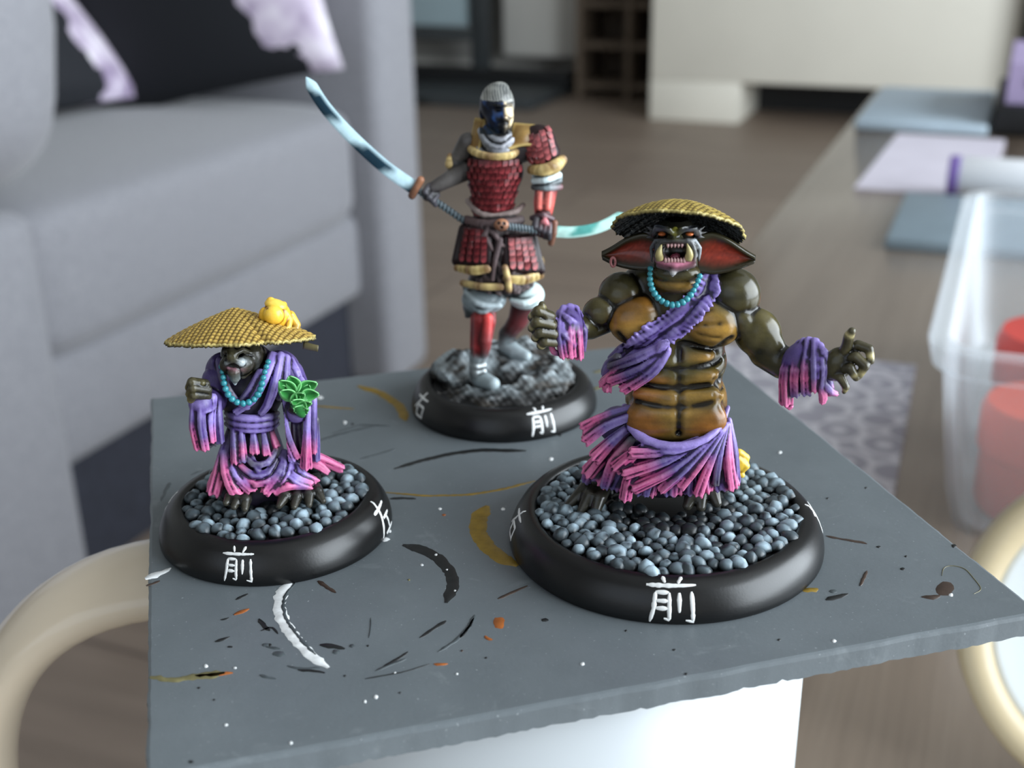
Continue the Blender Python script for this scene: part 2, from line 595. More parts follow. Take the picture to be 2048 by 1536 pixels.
def rounded_rect(hx, hy, r, n=6):
    pts = []
    for cx, cy, a0 in ((hx - r, hy - r, 0), (-hx + r, hy - r, 90), (-hx + r, -hy + r, 180), (hx - r, -hy + r, 270)):
        for k in range(n + 1):
            a = math.radians(a0 + 90 * k / n)
            pts.append((cx + r * math.cos(a), cy + r * math.sin(a)))
    return np.array(pts)


def loft(name, rings, cap=True, smooth=True):
    """rings: list of (k,3) arrays with equal point counts, closed loops"""
    k = len(rings[0])
    V = np.concatenate(rings)
    F = []
    for i in range(len(rings) - 1):
        for j in range(k):
            F.append((i * k + j, i * k + (j + 1) % k, (i + 1) * k + (j + 1) % k, (i + 1) * k + j))
    if cap:
        F.append(tuple(range(k))[::-1])
    me = np_mesh(name, V, F, smooth)
    me.set_sharp_from_angle(angle=math.radians(40))
    return me


def tub_mesh(hx, hy, h, t=0.0012):
    rr = lambda s, z, ex=0.0: np.column_stack([rounded_rect(hx * s + ex, hy * s + ex, 0.012 * s + ex), np.full(28, z)])
    outer = [rr(0.86, 0.0), rr(0.90, h * 0.2), rr(0.97, h * 0.86), rr(0.97, h * 0.87, 0.003), rr(0.985, h * 0.985, 0.0035), rr(0.985, h, 0.002)]
    inner = [rr(0.975, h, -t), rr(0.96, h * 0.84, -t), rr(0.89, h * 0.2, -t), rr(0.85, t, -t)]
    rings = outer + inner
    me = loft('tub', rings, True)
    bm = bmesh.new()
    bm.from_mesh(me)
    bm.verts.ensure_lookup_table()
    bm.faces.new([bm.verts[len(rings) * 28 - 28 + j] for j in range(28)])
    bm.to_mesh(me)
    bm.free()
    return me


tubc = (0.0605, 0.420)
tub = tag(empty('plastic_tub', on_table(*tubc), -ROOM), 'clear rectangular plastic tub holding red and orange pots', 'tub')
link('tub_body', tub_mesh(0.071, 0.101, 0.061), M_clear, tub)

M_red = plain('red_orange_plastic', lin(206, 70, 40), 0.4, 0.08, 40)
M_red2 = plain('coral_red_plastic', lin(196, 70, 62), 0.45, 0.08, 40)
M_olive = plain('olive_dish', lin(150, 130, 60), 0.5, 0.1, 40)


def pot(a, b, dz, r, h, mat, label):
    prof = [(0.0001, 0), (r * 0.92, 0), (r, h * 0.08), (r, h * 0.55), (r * 1.06, h * 0.58), (r * 1.06, h * 0.92), (r * 0.98, h), (0.0001, h)]
    o = link('paint_pot', lathe_mesh('paint_pot', prof, 40, True, None, 40), mat, None, on_table(a, b, dz), (0, 0, 0))
    return tag(o, label, 'pot', 'red and orange pots in the clear tub')


pot(0.022, 0.354, 0.002, 0.0175, 0.034, M_red, 'orange-red pot at the near corner inside the clear tub')
pot(0.060, 0.352, 0.002, 0.0175, 0.036, M_red, 'orange-red pot beside the near corner pot in the tub')
pot(0.024, 0.396, 0.002, 0.0175, 0.042, M_red2, 'coral red pot behind the near corner pot in the tub')
pot(0.064, 0.394, 0.002, 0.0175, 0.042, M_red2, 'coral red pot in the middle of the clear tub')
pot(0.050, 0.446, 0.002, 0.0185, 0.050, M_red, 'taller orange pot towards the far side of the clear tub')


# white jar with purple collar lying on its side
M_white = plain('white_plastic', lin(232, 234, 238), 0.35, 0.02, 20)
M_purple = plain('purple_plastic', lin(128, 104, 176), 0.4, 0.05, 20)
jar = tag(empty('paint_bottle', on_table(-0.030, 0.772, 0.0128), -ROOM), 'white bottle with a purple end band lying behind the clear tub', 'bottle')
me = lathe_mesh('bottle_body', [(0.0001, 0), (0.0115, 0), (0.0125, 0.002), (0.0125, 0.085), (0.007, 0.094), (0.0001, 0.094)], 40, True, None, 40)
link('bottle_body', me, M_white, jar, (0.006, 0, 0), (0, math.radians(90), 0))
me = lathe_mesh('end_band', [(0.0001, 0), (0.0122, 0), (0.0127, 0.001), (0.0127, 0.006), (0.0001, 0.006)], 40, True, None, 40)
link('end_band', me, M_purple, jar, (0.0, 0, 0), (0, math.radians(90), 0))

# black tray with a lilac box on it, far right of the table
o = room_box('tray', -0.012, 0.22, 0.99, 1.16, TZ, TZ + 0.022, M_black, None, 0.003, 2)
tag(o, 'black low tray at the far end of the coffee table', 'tray')
bx = tag(empty('card_box', rw(0.10, 1.08, TZ + 0.022), -ROOM), 'lilac cardboard box with dark print standing on the black tray', 'box')
M_box = plain('lilac_card', lin(168, 152, 188), 0.6, 0.05, 30)
M_ink = plain('dark_lilac_print', lin(84, 70, 104), 0.6, 0.1, 30)
link('box_body', box_mesh('box_body', (0.21, 0.15, 0.032), 0.001, 1, (0, 0, 0.016)), M_box, bx)
for k in range(7):
    link('printed_bar', box_mesh('printed_bar', (0.012 + 0.006 * (k % 3), 0.0006, 0.007), 0, 1), M_ink, bx, (-0.085 + k * 0.027, -0.0752, 0.017))

# round plastic lid leaning on the near side of the tub
M_cream = plain('cream_plastic', lin(214, 196, 160), 0.35, 0.04, 20)
M_lidw = plain('white_lid_panel', lin(226, 232, 234), 0.3, 0.02, 20)
lid = tag(empty('round_lid', Vector((0.1265, 0.205, TZ)), 0.0), 'round lid with cream rim and white centre leaning by the clear tub', 'lid')
R_L = 0.035
rim = lathe_mesh('rim', [(R_L * 0.80, 0.0022), (R_L * 0.83, 0.006), (R_L * 0.97, 0.0065), (R_L, 0.005), (R_L, -0.004), (R_L * 0.97, -0.0055), (R_L * 0.8, -0.0055), (R_L * 0.8, 0.0022)], 72)
pan = lathe_mesh('centre_panel', [(0.0001, 0.0015), (R_L * 0.70, 0.0015), (R_L * 0.76, 0.003), (R_L * 0.82, 0.003), (R_L * 0.82, -0.004), (0.0001, -0.004)], 72)
for me, mt, nm in ((rim, M_cream, 'rim'), (pan, M_lidw, 'centre_panel')):
    o = link(nm, me, mt, lid, (0, 0, 0.0335))
    o.rotation_euler = (math.radians(66), 0, math.radians(-18))

# ------------------------------------------------------------------ mug carrying the board
M_mug = plain('mug_glaze', lin(194, 199, 202), 0.32, 0.015, 10, coat=0.0)
MUG = Vector((-0.0020, 0.1485, TZ))
mug = tag(empty('mug', MUG), 'large white glazed mug with a cream loop handle, under the painting board', 'mug')
mr, mh = 0.0430, BOARD_Z - 0.0031 - TZ
prof = [(0.0001, 0.003), (mr * 0.72, 0.002), (mr * 0.80, 0.0), (mr * 0.86, 0.0), (mr * 0.93, 0.004), (mr * 0.965, 0.02), (mr, mh * 0.6), (mr, mh - 0.001), (mr - 0.0015, mh), (mr - 0.0035, mh - 0.001), (mr - 0.0045, mh * 0.5), (mr * 0.85, 0.012), (0.0001, 0.007)]
link('mug_body', lathe_mesh('mug_body', prof, 96), M_mug, mug)
M_handle = plain('mug_handle_glaze', lin(232, 216, 192), 0.2, 0.02, 10, coat=0.3)


def sweep(path, rx, ry, up, seg=24, closed=False, taper=None):
    """elliptic tube along a path; rx across (binormal), ry in the plane of the path normal"""
    path = np.array(path, float)
    n = len(path)
    T = np.gradient(path, axis=0)
    T /= np.linalg.norm(T, axis=1)[:, None]
    B = np.tile(np.array(up, float), (n, 1))
    Nn = np.cross(B, T)
    Nn /= np.linalg.norm(Nn, axis=1)[:, None] + 1e-9
    th = np.linspace(0, 2 * math.pi, seg, endpoint=False)
    tp = np.ones(n) if taper is None else np.array(taper)
    V = path[:, None, :] + (np.cos(th)[None, :, None] * rx * B[:, None, :] + np.sin(th)[None, :, None] * ry * Nn[:, None, :]) * tp[:, None, None]
    F = []
    for i in range(n - 1):
        for j in range(seg):
            F.append((i * seg + j, i * seg + (j + 1) % seg, (i + 1) * seg + (j + 1) % seg, (i + 1) * seg + j))
    F.append(tuple(range(seg))[::-1])
    F.append(tuple((n - 1) * seg + j for j in range(seg)))
    return V.reshape(-1, 3), F


hp = []
for t in np.linspace(-1, 1, 41):
    a = t * math.radians(100)
    hp.append((0.0 - 0.036 * max(0, math.cos(a)) ** 0.75 - mr + 0.002, 0, mh * 0.51 + 0.039 * math.sin(a) / math.sin(math.radians(100))))
V, F = sweep(hp, 0.0085, 0.0043, (0, 1, 0), 28)
hd = link('mug_handle', np_mesh('mug_handle', V, F), M_handle, mug)
hd.rotation_euler = (0, 0, math.radians(6))


# ------------------------------------------------------------------ the painting board
MM = 0.001


def board_px(px, py, z=BOARD_Z):
    """a spot on the board top (or another level), measured off the photograph -> world x, y"""
    v = np.array([(px - 1024) / FPX, (py - 768) / FPX, 1.0])
    v = cam_to_world(v)
    t = (z - CAM_Z) / v[2]
    return v[0] * t, v[1] * t


def board_mat():
    m, nt, b = nodes_of('grey_primed_board')
    v = coords(nt)
    f = noise(nt, 60, 5, 0.6, v)
    base = ramp(nt, f, [(0.3, lin(96, 103, 107)), (0.7, lin(108, 115, 119))])
    sp = noise(nt, 2600, 2, 0.5, v)
    base = mix(nt, ramp(nt, sp, [(0.70, (0, 0, 0)), (0.76, (0.5,) * 3)]), base, lin(176, 182, 184))
    wide = noise(nt, 130, 4, 0.7, v, 1.5)
    base = mix(nt, ramp(nt, wide, [(0.62, (0, 0, 0)), (0.8, (0.35,) * 3)]), base, lin(148, 154, 156))
    nt.links.new(base, b.inputs['Base Color'])
    b.inputs['Roughness'].default_value = 0.42
    b.inputs['Specular IOR Level'].default_value = 0.45
    bump(nt, b, noise(nt, 1800, 4, 0.6, v), 0.25, 0.0001)
    return m


M_board = board_mat()
corners = [board_px(291, 1556), board_px(2082, 1225), board_px(1397, 675), board_px(302, 797)]
bc = np.mean(corners, axis=0)
ang = math.atan2(corners[1][1] - corners[0][1], corners[1][0] - corners[0][0])
BOARD = empty('painting_board', (bc[0], bc[1], BOARD_Z - 0.0031), ang)
tag(BOARD, 'square grey board with paint marks, carrying three painted miniatures', 'board')
ca, sa = math.cos(-ang), math.sin(-ang)


def to_board(w):
    dx, dy = w[0] - bc[0], w[1] - bc[1]
    return np.array([dx * ca - dy * sa, dx * sa + dy * ca])


# the slab: outline resampled with small nicks along the edges, slightly rounded top edge
def slab_mesh():
    rng = np.random.default_rng(4)
    cs = [to_board(c) for c in corners]
    pts, nrm = [], []
    for i in range(4):
        p, q = cs[i], cs[(i + 1) % 4]
        d = (q - p) / np.linalg.norm(q - p)
        nn = np.array([d[1], -d[0]])
        for t in np.linspace(0, 1, 150, endpoint=False):
            pts.append(p + (q - p) * t)
            nrm.append(nn)
    pts, nrm = np.array(pts), np.array(nrm)
    k = len(pts)
    ch = rng.normal(0, 1, k)
    ch = np.convolve(np.concatenate([ch[-3:], ch, ch[:3]]), np.ones(7) / 7, 'valid') * 0.00016
    rag = np.abs(rng.normal(0, 1, k)) * 0.00014
    T = 0.0031
    rings = []
    for z, ins in ((T, 0.0004), (T - 0.00012, 0.00008), (T - 0.0006, 0.0), (0.0008, 0.0001)):
        rings.append(np.column_stack([pts - nrm * (ins + ch[:, None] * (1 if z < T else 0.5)), np.full(k, z)]))
    rings.append(np.column_stack([pts - nrm * (0.0001 + ch[:, None]), 0.00005 + rag]))
    rings.append(np.column_stack([pts - nrm * 0.0008, np.zeros(k)]))
    V = np.concatenate(rings)
    F = []
    for i in range(len(rings) - 1):
        for j in range(k):
            F.append((i * k + j, (i + 1) * k + j, (i + 1) * k + (j + 1) % k, i * k + (j + 1) % k))
    F.append(tuple(range(k)))
    F.append(tuple((len(rings) - 1) * k + j for j in range(k))[::-1])
    me = np_mesh('slab', V, F)
    me.set_sharp_from_angle(angle=math.radians(12))
    return me


link('slab', slab_mesh(), M_board, BOARD)

PAINTS = {}
for nm, c in (('black', (24, 26, 27)), ('white', (226, 228, 228)), ('ochre', (134, 108, 34)), ('rust', (150, 84, 34)), ('brown', (62, 48, 40)),
              ('grey', (70, 77, 80)), ('olive', (112, 106, 72))):
    PAINTS[nm] = plain('dried_paint_' + nm, lin(*c), 0.4, 0.25, 700.0)
PT = 0.0031
_rs = random.Random(11)


def stroke(pts, w0, w1=None, col='black', name='paint_streak', rough=0.25, thin=0.00006):
    """a dried brush mark: polyline in photograph pixels, half widths in mm"""
    P2 = np.array([to_board(board_px(*p)) for p in pts])
    seg = np.linalg.norm(np.diff(P2, axis=0), axis=1)
    s = np.concatenate([[0], np.cumsum(seg)])
    n = max(5, int(s[-1] / 0.00045))
    ss = np.linspace(0, s[-1], n)
    # smooth resample
    C = np.column_stack([np.interp(ss, s, P2[:, i]) for i in (0, 1)])
    for _ in range(max(2, n // 8)):
        C[1:-1] = 0.5 * C[1:-1] + 0.25 * (C[:-2] + C[2:])
    T = np.gradient(C, axis=0)
    T /= np.linalg.norm(T, axis=1)[:, None] + 1e-12
    Nn = np.column_stack([-T[:, 1], T[:, 0]])
    t = np.linspace(0, 1, n)
    w1 = w0 if w1 is None else w1
    w = (w0 + (w1 - w0) * t) * MM * np.clip(np.minimum(t, 1 - t) * 9, 0.12, 1) ** 0.6
    r = np.array([[1 + rough * _rs.uniform(-1, 1), 1 + rough * _rs.uniform(-1, 1)] for _ in range(n)])
    L, Rr = C + Nn * (w * r[:, 0])[:, None], C - Nn * (w * r[:, 1])[:, None]
    z0, z1 = PT - 0.00003, PT + thin
    V, F = [], []
    for i in range(n):
        V += [(*L[i], z0), (*(C[i] + (L[i] - C[i]) * 0.8), z1), (*(C[i] + (Rr[i] - C[i]) * 0.8), z1), (*Rr[i], z0)]
    for i in range(n - 1):
        for j in range(3):
            F.append((4 * i + j, 4 * i + 4 + j, 4 * i + 5 + j, 4 * i + 1 + j))
    return link(name, np_mesh(name, V, F), PAINTS[col], BOARD)


def blob(px, py, rx, ry, col='black', name='paint_spot', rot=0.0, thin=0.00007):
    """a dried drop: radii in photograph pixels"""
    n = 14
    ring, top = [], []
    c = to_board(board_px(px, py))
    for k in range(n):
        a = 2 * math.pi * k / n
        q = _rs.uniform(0.8, 1.15)
        x, y = rx * q * math.cos(a), ry * q * math.sin(a)
        cr, sr = math.cos(rot), math.sin(rot)
        p = to_board(board_px(px + x * cr - y * sr, py + x * sr + y * cr))
        ring.append((*p, PT - 0.00003))
        top.append((*(c + (p - c) * 0.75), PT + thin))
    V = ring + top + [(*c, PT + thin * 1.2)]
    F = [(k, (k + 1) % n, n + (k + 1) % n, n + k) for k in range(n)] + [(n + k, n + (k + 1) % n, 2 * n) for k in range(n)]
    return link(name, np_mesh(name, V, F), PAINTS[col], BOARD)


# long marks (brush swipes taken round the bases)
stroke([(584, 1160), (562, 1185), (558, 1210), (564, 1240), (582, 1268), (606, 1295), (630, 1318), (658, 1336)], 0.85, 0.7, 'white', rough=0.2)
stroke([(592, 1166), (570, 1190), (566, 1212), (572, 1238), (590, 1266), (612, 1291), (632, 1310)], 0.2, 0.26, 'grey', rough=0.5, thin=0.00009)
stroke([(806, 1090), (840, 1097), (876, 1115), (900, 1142), (908, 1168), (892, 1206)], 0.95, 0.75, 'black', rough=0.12)
stroke([(975, 1012), (958, 1032), (955, 1065), (975, 1095), (1005, 1118), (1036, 1132)], 1.3, 1.1, 'ochre', rough=0.1)
stroke([(715, 772), (760, 785), (800, 812), (812, 842)], 0.8, 0.9, 'ochre', rough=0.15)
stroke([(630, 812), (680, 816), (708, 818)], 0.3, 0.2, 'ochre')
stroke([(788, 938), (840, 922), (900, 908), (960, 900), (1052, 902)], 0.5, 0.65, 'black', rough=0.15)
stroke([(636, 882), (690, 866), (758, 850)], 0.4, 0.3, 'grey')
stroke([(664, 868), (720, 850), (780, 852)], 0.22, 0.2, 'grey')
stroke([(780, 998), (800, 996), (832, 998)], 0.35, 0.3, 'black')
stroke([(770, 985), (850, 992), (940, 990), (1010, 978), (1070, 962)], 0.2, 0.28, 'ochre', rough=0.4)
stroke([(720, 918), (760, 908), (792, 898)], 0.22, 0.2, 'grey')
stroke([(640, 1290), (665, 1292), (690, 1298)], 0.5, 0.35, 'black')
stroke([(518, 1238), (530, 1255), (540, 1262)], 0.35, 0.3, 'black')
stroke([(522, 1262), (545, 1252), (556, 1268)], 0.2, 0.15, 'black')
stroke([(636, 1162), (655, 1175), (672, 1186)], 0.35, 0.25, 'brown')
stroke([(840, 1276), (866, 1258), (892, 1242)], 0.22, 0.28, 'black')
stroke([(876, 1304), (912, 1282), (932, 1262), (950, 1230)], 0.2, 0.3, 'grey', rough=0.4)
stroke([(920, 1276), (938, 1255), (948, 1236)], 0.25, 0.15, 'black')
stroke([(996, 1198), (1028, 1184), (1055, 1172)], 0.28, 0.18, 'brown')
stroke([(752, 1342), (780, 1330), (812, 1318)], 0.22, 0.2, 'grey')
stroke([(766, 1334), (796, 1318), (816, 1304)], 0.2, 0.2, 'black')
stroke([(730, 1358), (810, 1344), (860, 1328)], 0.08, 0.08, 'black')
stroke([(290, 1158), (312, 1150), (342, 1136)], 0.7, 0.3, 'white', rough=0.5)
stroke([(292, 1172), (305, 1168), (320, 1162)], 0.3, 0.2, 'brown')
stroke([(300, 1354), (350, 1362), (400, 1352), (450, 1346)], 0.45, 0.6, 'olive', rough=0.5)
stroke([(390, 1352), (430, 1350), (466, 1346)], 0.3, 0.35, 'rust', rough=0.5)
stroke([(596, 1340), (630, 1342), (650, 1346)], 0.25, 0.25, 'black', rough=0.5)
stroke([(575, 1332), (600, 1338), (640, 1336)], 0.15, 0.2, 'grey', rough=0.5)
stroke([(520, 1350), (535, 1356), (552, 1358)], 0.25, 0.15, 'grey')
stroke([(472, 1200), (486, 1192), (496, 1188)], 0.25, 0.2, 'black')
stroke([(468, 1230), (482, 1224), (498, 1218)], 0.35, 0.3, 'rust')
stroke([(430, 1284), (444, 1280), (460, 1274)], 0.35, 0.15, 'black')
stroke([(441, 1240), (452, 1239), (458, 1236)], 0.15, 0.2, 'black')
stroke([(340, 965), (330, 985), (322, 1002)], 0.3, 0.2, 'grey', rough=0.5)
stroke([(382, 950), (396, 945), (410, 940)], 0.2, 0.2, 'grey', rough=0.5)
stroke([(742, 1236), (742, 1255), (738, 1276)], 0.08, 0.08, 'grey')
stroke([(560, 1298), (545, 1296), (532, 1294)], 0.25, 0.15, 'grey')
stroke([(1652, 1072), (1680, 1078), (1710, 1082), (1734, 1088)], 0.22, 0.3, 'brown', rough=0.5)
stroke([(1652, 1200), (1672, 1194), (1696, 1188)], 0.5, 0.35, 'black')
stroke([(1720, 1172), (1726, 1160), (1734, 1142)], 0.25, 0.2, 'brown')
stroke([(1605, 1182), (1622, 1180), (1636, 1178)], 0.55, 0.5, 'ochre', rough=0.3)
stroke([(1843, 1194), (1860, 1196), (1880, 1192)], 0.4, 0.5, 'brown', rough=0.4)
stroke([(1884, 1152), (1886, 1135), (1900, 1130), (1930, 1136), (1950, 1160), (1966, 1180), (1948, 1188)], 0.04, 0.04, 'olive', 'stray_hair', 0.1)
stroke([(868, 1328), (880, 1330), (896, 1328)], 0.28, 0.2, 'rust')
stroke([(970, 1272), (976, 1280), (985, 1280)], 0.25, 0.25, 'rust')
stroke([(1186, 745), (1210, 740), (1236, 742)], 0.5, 0.4, 'olive', rough=0.4)
stroke([(1186, 778), (1215, 772), (1240, 768)], 0.45, 0.4, 'olive', rough=0.4)
stroke([(1100, 722), (1112, 716), (1140, 718)], 0.5, 0.3, 'ochre', rough=0.4)
for (x, y, a, b_, c) in ((998, 1246, 13, 13, 'rust'), (1090, 1240, 8, 4, 'black'), (770, 1079, 10, 5, 'white'), (778, 1062, 5, 4, 'white'),
                         (412, 1332, 5, 4, 'white'), (1165, 1328, 5, 3.5, 'white'), (1890, 1178, 19, 16, 'brown'), (1902, 1190, 5, 4, 'white'),
                         (1757, 1094, 5, 2.5, 'black'), (1812, 1113, 3, 2, 'black'), (1805, 1138, 6, 3, 'black'), (1908, 1092, 6, 4, 'black'),
                         (1667, 1183, 9, 4, 'grey'), (590, 1165, 4, 3, 'black'), (690, 1352, 3, 2, 'black'), (398, 1376, 4, 2, 'black'),
                         (428, 1400, 3, 2, 'black'), (736, 1292, 3, 2, 'black'), (460, 1294, 6, 2, 'black'), (532, 1290, 9, 4, 'grey'),
                         (672, 1304, 8, 5, 'grey'), (558, 1308, 14, 6, 'grey'), (704, 1292, 6, 4, 'grey'), (730, 1403, 3, 3, 'white'),
                         (752, 1394, 5, 4, 'white'), (582, 1486, 4, 3, 'white'), (452, 1450, 4, 2.5, 'white'), (470, 1336, 4, 2, 'white'),
                         (382, 1524, 6, 3, 'black'), (914, 1348, 3, 2, 'white'), (790, 1346, 3, 2, 'white'), (1006, 1018, 4, 3, 'white'),
                         (880, 1018, 4, 2.5, 'white'), (888, 1030, 5, 2, 'rust'), (1120, 870, 4, 3, 'black'), (690, 845, 4, 4, 'white'),
                         (640, 795, 7, 4, 'white'), (540, 1290, 4, 3, 'black'), (844, 1130, 4, 2.5, 'white'), (818, 1160, 3, 2, 'olive'),
                         (872, 1110, 4, 3, 'white'), (910, 1182, 3, 2.5, 'white'), (894, 1140, 3, 2, 'white'), (1102, 918, 5, 4, 'white'),
                         (1560, 905, 4, 3, 'white'), (1655, 997, 3, 2, 'black'), (1732, 976, 3, 2, 'black'), (1558, 1280, 4, 2, 'black'),
                         (1668, 1282, 5, 3.5, 'white'), (1348, 1300, 4, 2, 'black'), (1372, 1348, 4, 2.5, 'black'), (924, 1302, 3, 2, 'brown'),
                         (972, 1316, 3, 2, 'black'), (800, 1386, 3, 2, 'black'), (705, 848, 3, 2, 'black'), (1252, 1262, 3, 2, 'black')):
    blob(x, y, a, b_, c)


# ------------------------------------------------------------------ sculpting kit: signed distance volumes meshed by surface nets
def _a(v):
    return np.asarray(v, dtype=np.float32)


def rot_xyz(rx=0, ry=0, rz=0):
    return np.array(Matrix.Rotation(math.radians(rz), 3, 'Z') @ Matrix.Rotation(math.radians(ry), 3, 'Y') @ Matrix.Rotation(math.radians(rx), 3, 'X'), dtype=np.float32)


class Sculpt:
    """works in millimetres in a figure's own frame (x across, y away from the viewer, z up)"""

    def __init__(s, lo, hi, vs):
        s.vs = vs
        s.lo = _a(lo)
        n = np.ceil((_a(hi) - s.lo) / vs).astype(int) + 1
        s.ax = [(s.lo[i] + vs * np.arange(n[i])).astype(np.float32) for i in range(3)]
        s.d = np.full(n, 3.0, dtype=np.float32)
        s.prims = []

    def _put(s, fn, lo, hi, k, col, cut=False, t0=None, strength=1.0, soft=0.2):
        m = k + 2 * s.vs + 0.3
        sl = []
        for i in range(3):
            i0 = int(np.searchsorted(s.ax[i], lo[i] - m))
            i1 = int(np.searchsorted(s.ax[i], hi[i] + m))
            sl.append(slice(max(0, i0), max(i0 + 1, i1)))
        X, Y, Z = (s.ax[0][sl[0]][:, None, None], s.ax[1][sl[1]][None, :, None], s.ax[2][sl[2]][None, None, :])
        q, _ = fn(X, Y, Z)
        q = q.astype(np.float32)
        D = s.d[tuple(sl)]
        if D.size:
            if cut:
                q2 = -q
                if k > 0:
                    h = np.clip(0.5 - 0.5 * (D - q2) / k, 0, 1)
                    s.d[tuple(sl)] = D * (1 - h) + q2 * h + k * h * (1 - h)
                else:
                    s.d[tuple(sl)] = np.maximum(D, q2)
            else:
                if k > 0:
                    h = np.clip(0.5 + 0.5 * (D - q) / k, 0, 1)
                    s.d[tuple(sl)] = D * (1 - h) + q * h - k * h * (1 - h)
                else:
                    s.d[tuple(sl)] = np.minimum(D, q)
        if col is not None:
            s.prims.append((fn, col, cut, strength, soft, np.array(lo), np.array(hi)))

    def ell(s, c, r, k=0.4, col=None, rot=None, cut=False, **kw):
        c, r = _a(c), _a(r)
        Rm = np.eye(3, dtype=np.float32) if rot is None else rot

        def fn(X, Y, Z):
            x, y, z = X - c[0], Y - c[1], Z - c[2]
            q = [Rm[0, i] * x + Rm[1, i] * y + Rm[2, i] * z for i in range(3)]
            k0 = np.sqrt(sum((q[i] / r[i]) ** 2 for i in range(3))) + 1e-6
            k1 = np.sqrt(sum((q[i] / r[i] ** 2) ** 2 for i in range(3))) + 1e-6
            return k0 * (k0 - 1) / k1, np.clip(0.5 - 0.5 * q[2] / r[2], 0, 1)
        b = float(max(r)) if rot is not None else r
        s._put(fn, c - b, c + b, k, col, cut, **kw)

    def tube(s, pts, rad, k=0.3, col=None, cut=False, flat=None, ridge=None, blunt=None, **kw):
        """chain of tapered capsules; flat=(axis vector, factor) squashes the section along an axis; ridge=(depth share, count,
        phase) runs folds along it; blunt=jaggedness cuts the far end off square and ragged"""
        pts = _a(pts)
        rad = np.full(len(pts), rad, dtype=np.float32) if np.isscalar(rad) else _a(rad)
        if len(rad) != len(pts):
            rad = np.interp(np.linspace(0, 1, len(pts)), np.linspace(0, 1, len(rad)), rad).astype(np.float32)
        seg = np.linalg.norm(np.diff(pts, axis=0), axis=1)
        cum = np.concatenate([[0], np.cumsum(seg)]) / max(seg.sum(), 1e-6)
        if flat is not None:
            fa = _a(flat[0])
            fa = fa / np.linalg.norm(fa)
            ff = flat[1]

        def fn(X, Y, Z):
            best = t = None
            for i in range(len(pts) - 1):
                a, b = pts[i], pts[i + 1]
                ba = b - a
                x, y, z = X - a[0], Y - a[1], Z - a[2]
                h = np.clip((x * ba[0] + y * ba[1] + z * ba[2]) / max(float(ba @ ba), 1e-9), 0, 1)
                ex, ey, ez = x - ba[0] * h, y - ba[1] * h, z - ba[2] * h
                if flat is not None:
                    w = (ex * fa[0] + ey * fa[1] + ez * fa[2]) * (ff - 1)
                    ex, ey, ez = ex + w * fa[0], ey + w * fa[1], ez + w * fa[2]
                rr = rad[i] + (rad[i + 1] - rad[i]) * h
                ln = np.sqrt(ex * ex + ey * ey + ez * ez)
                if ridge is not None or blunt is not None:
                    ax = ba / max(float(np.linalg.norm(ba)), 1e-6)
                    e1 = np.cross(ax, [0.13, 0.92, 0.37])
                    e1 /= np.linalg.norm(e1) + 1e-6
                    e2 = np.cross(ax, e1)
                    ph = np.arctan2(ex * e2[0] + ey * e2[1] + ez * e2[2], ex * e1[0] + ey * e1[1] + ez * e1[2])
                if ridge is not None:
                    tg = cum[i] + (cum[i + 1] - cum[i]) * h
                    rr = rr * (1 + ridge[0] * (0.35 + 0.65 * tg) * (0.7 * np.sin(ridge[1] * ph + ridge[2]) + 0.5 * np.sin((2 * ridge[1] + 1) * ph - ridge[2] + 2 * tg)))
                q = ln - rr
                if blunt is not None and i == len(pts) - 2:
                    lb = float(np.linalg.norm(ba))
                    un = (x * ax[0] + y * ax[1] + z * ax[2]) - lb
                    q = np.maximum(q, un - rad[-1] * (0.25 + blunt * np.sin(5 * ph + (ridge[2] if ridge else 0)) * np.clip(ln / rad[-1], 0, 1)))
                tt = cum[i] + (cum[i + 1] - cum[i]) * h
                if best is None:
                    best, t = q, tt
                else:
                    t = np.where(q < best, tt, t)
                    best = np.minimum(best, q)
            return best, t
        m = float(rad.max())
        s._put(fn, pts.min(0) - m, pts.max(0) + m, k, col, cut, **kw)

    def torus(s, c, R, r, k=0.3, col=None, rot=None, sx=1.0, **kw):
        c = _a(c)
        Rm = np.eye(3, dtype=np.float32) if rot is None else rot

        def fn(X, Y, Z):
            x, y, z = X - c[0], Y - c[1], Z - c[2]
            q = [Rm[0, i] * x + Rm[1, i] * y + Rm[2, i] * z for i in range(3)]
            return np.sqrt((np.sqrt((q[0] / sx) ** 2 + q[1] ** 2) - R) ** 2 + q[2] ** 2) - r, np.zeros(1)
        b = R * max(1, sx) + r
        s._put(fn, c - b, c + b, k, col, **kw)

    def box(s, c, half, rad=0.1, k=0.2, col=None, rot=None, cut=False, **kw):
        c, half = _a(c), _a(half)
        Rm = np.eye(3, dtype=np.float32) if rot is None else rot

        def fn(X, Y, Z):
            x, y, z = X - c[0], Y - c[1], Z - c[2]
            q = [np.abs(Rm[0, i] * x + Rm[1, i] * y + Rm[2, i] * z) - (half[i] - rad) for i in range(3)]
            out = np.sqrt(sum(np.maximum(v, 0) ** 2 for v in q))
            return out + np.minimum(np.maximum(np.maximum(q[0], q[1]), q[2]), 0) - rad, np.zeros(1)
        b = float(np.linalg.norm(half))
        s._put(fn, c - b, c + b, k, col, cut, **kw)

    def roughen(s, amp, scale, seed=0, zmin=None):
        """lumpy displacement of the whole field"""
        rng = np.random.default_rng(seed)
        X, Y, Z = s.ax[0][:, None, None], s.ax[1][None, :, None], s.ax[2][None, None, :]
        f = 0
        for o in range(3):
            for _ in range(3):
                v = rng.normal(0, 1, 3)
                v *= (2 ** o) / scale / np.linalg.norm(v) * rng.uniform(0.7, 1.3)
                f = f + np.sin(X * v[0] + Y * v[1] + Z * v[2] + rng.uniform(0, 6)) / 1.6 ** o
        s.d += (amp * f / 3).astype(np.float32)

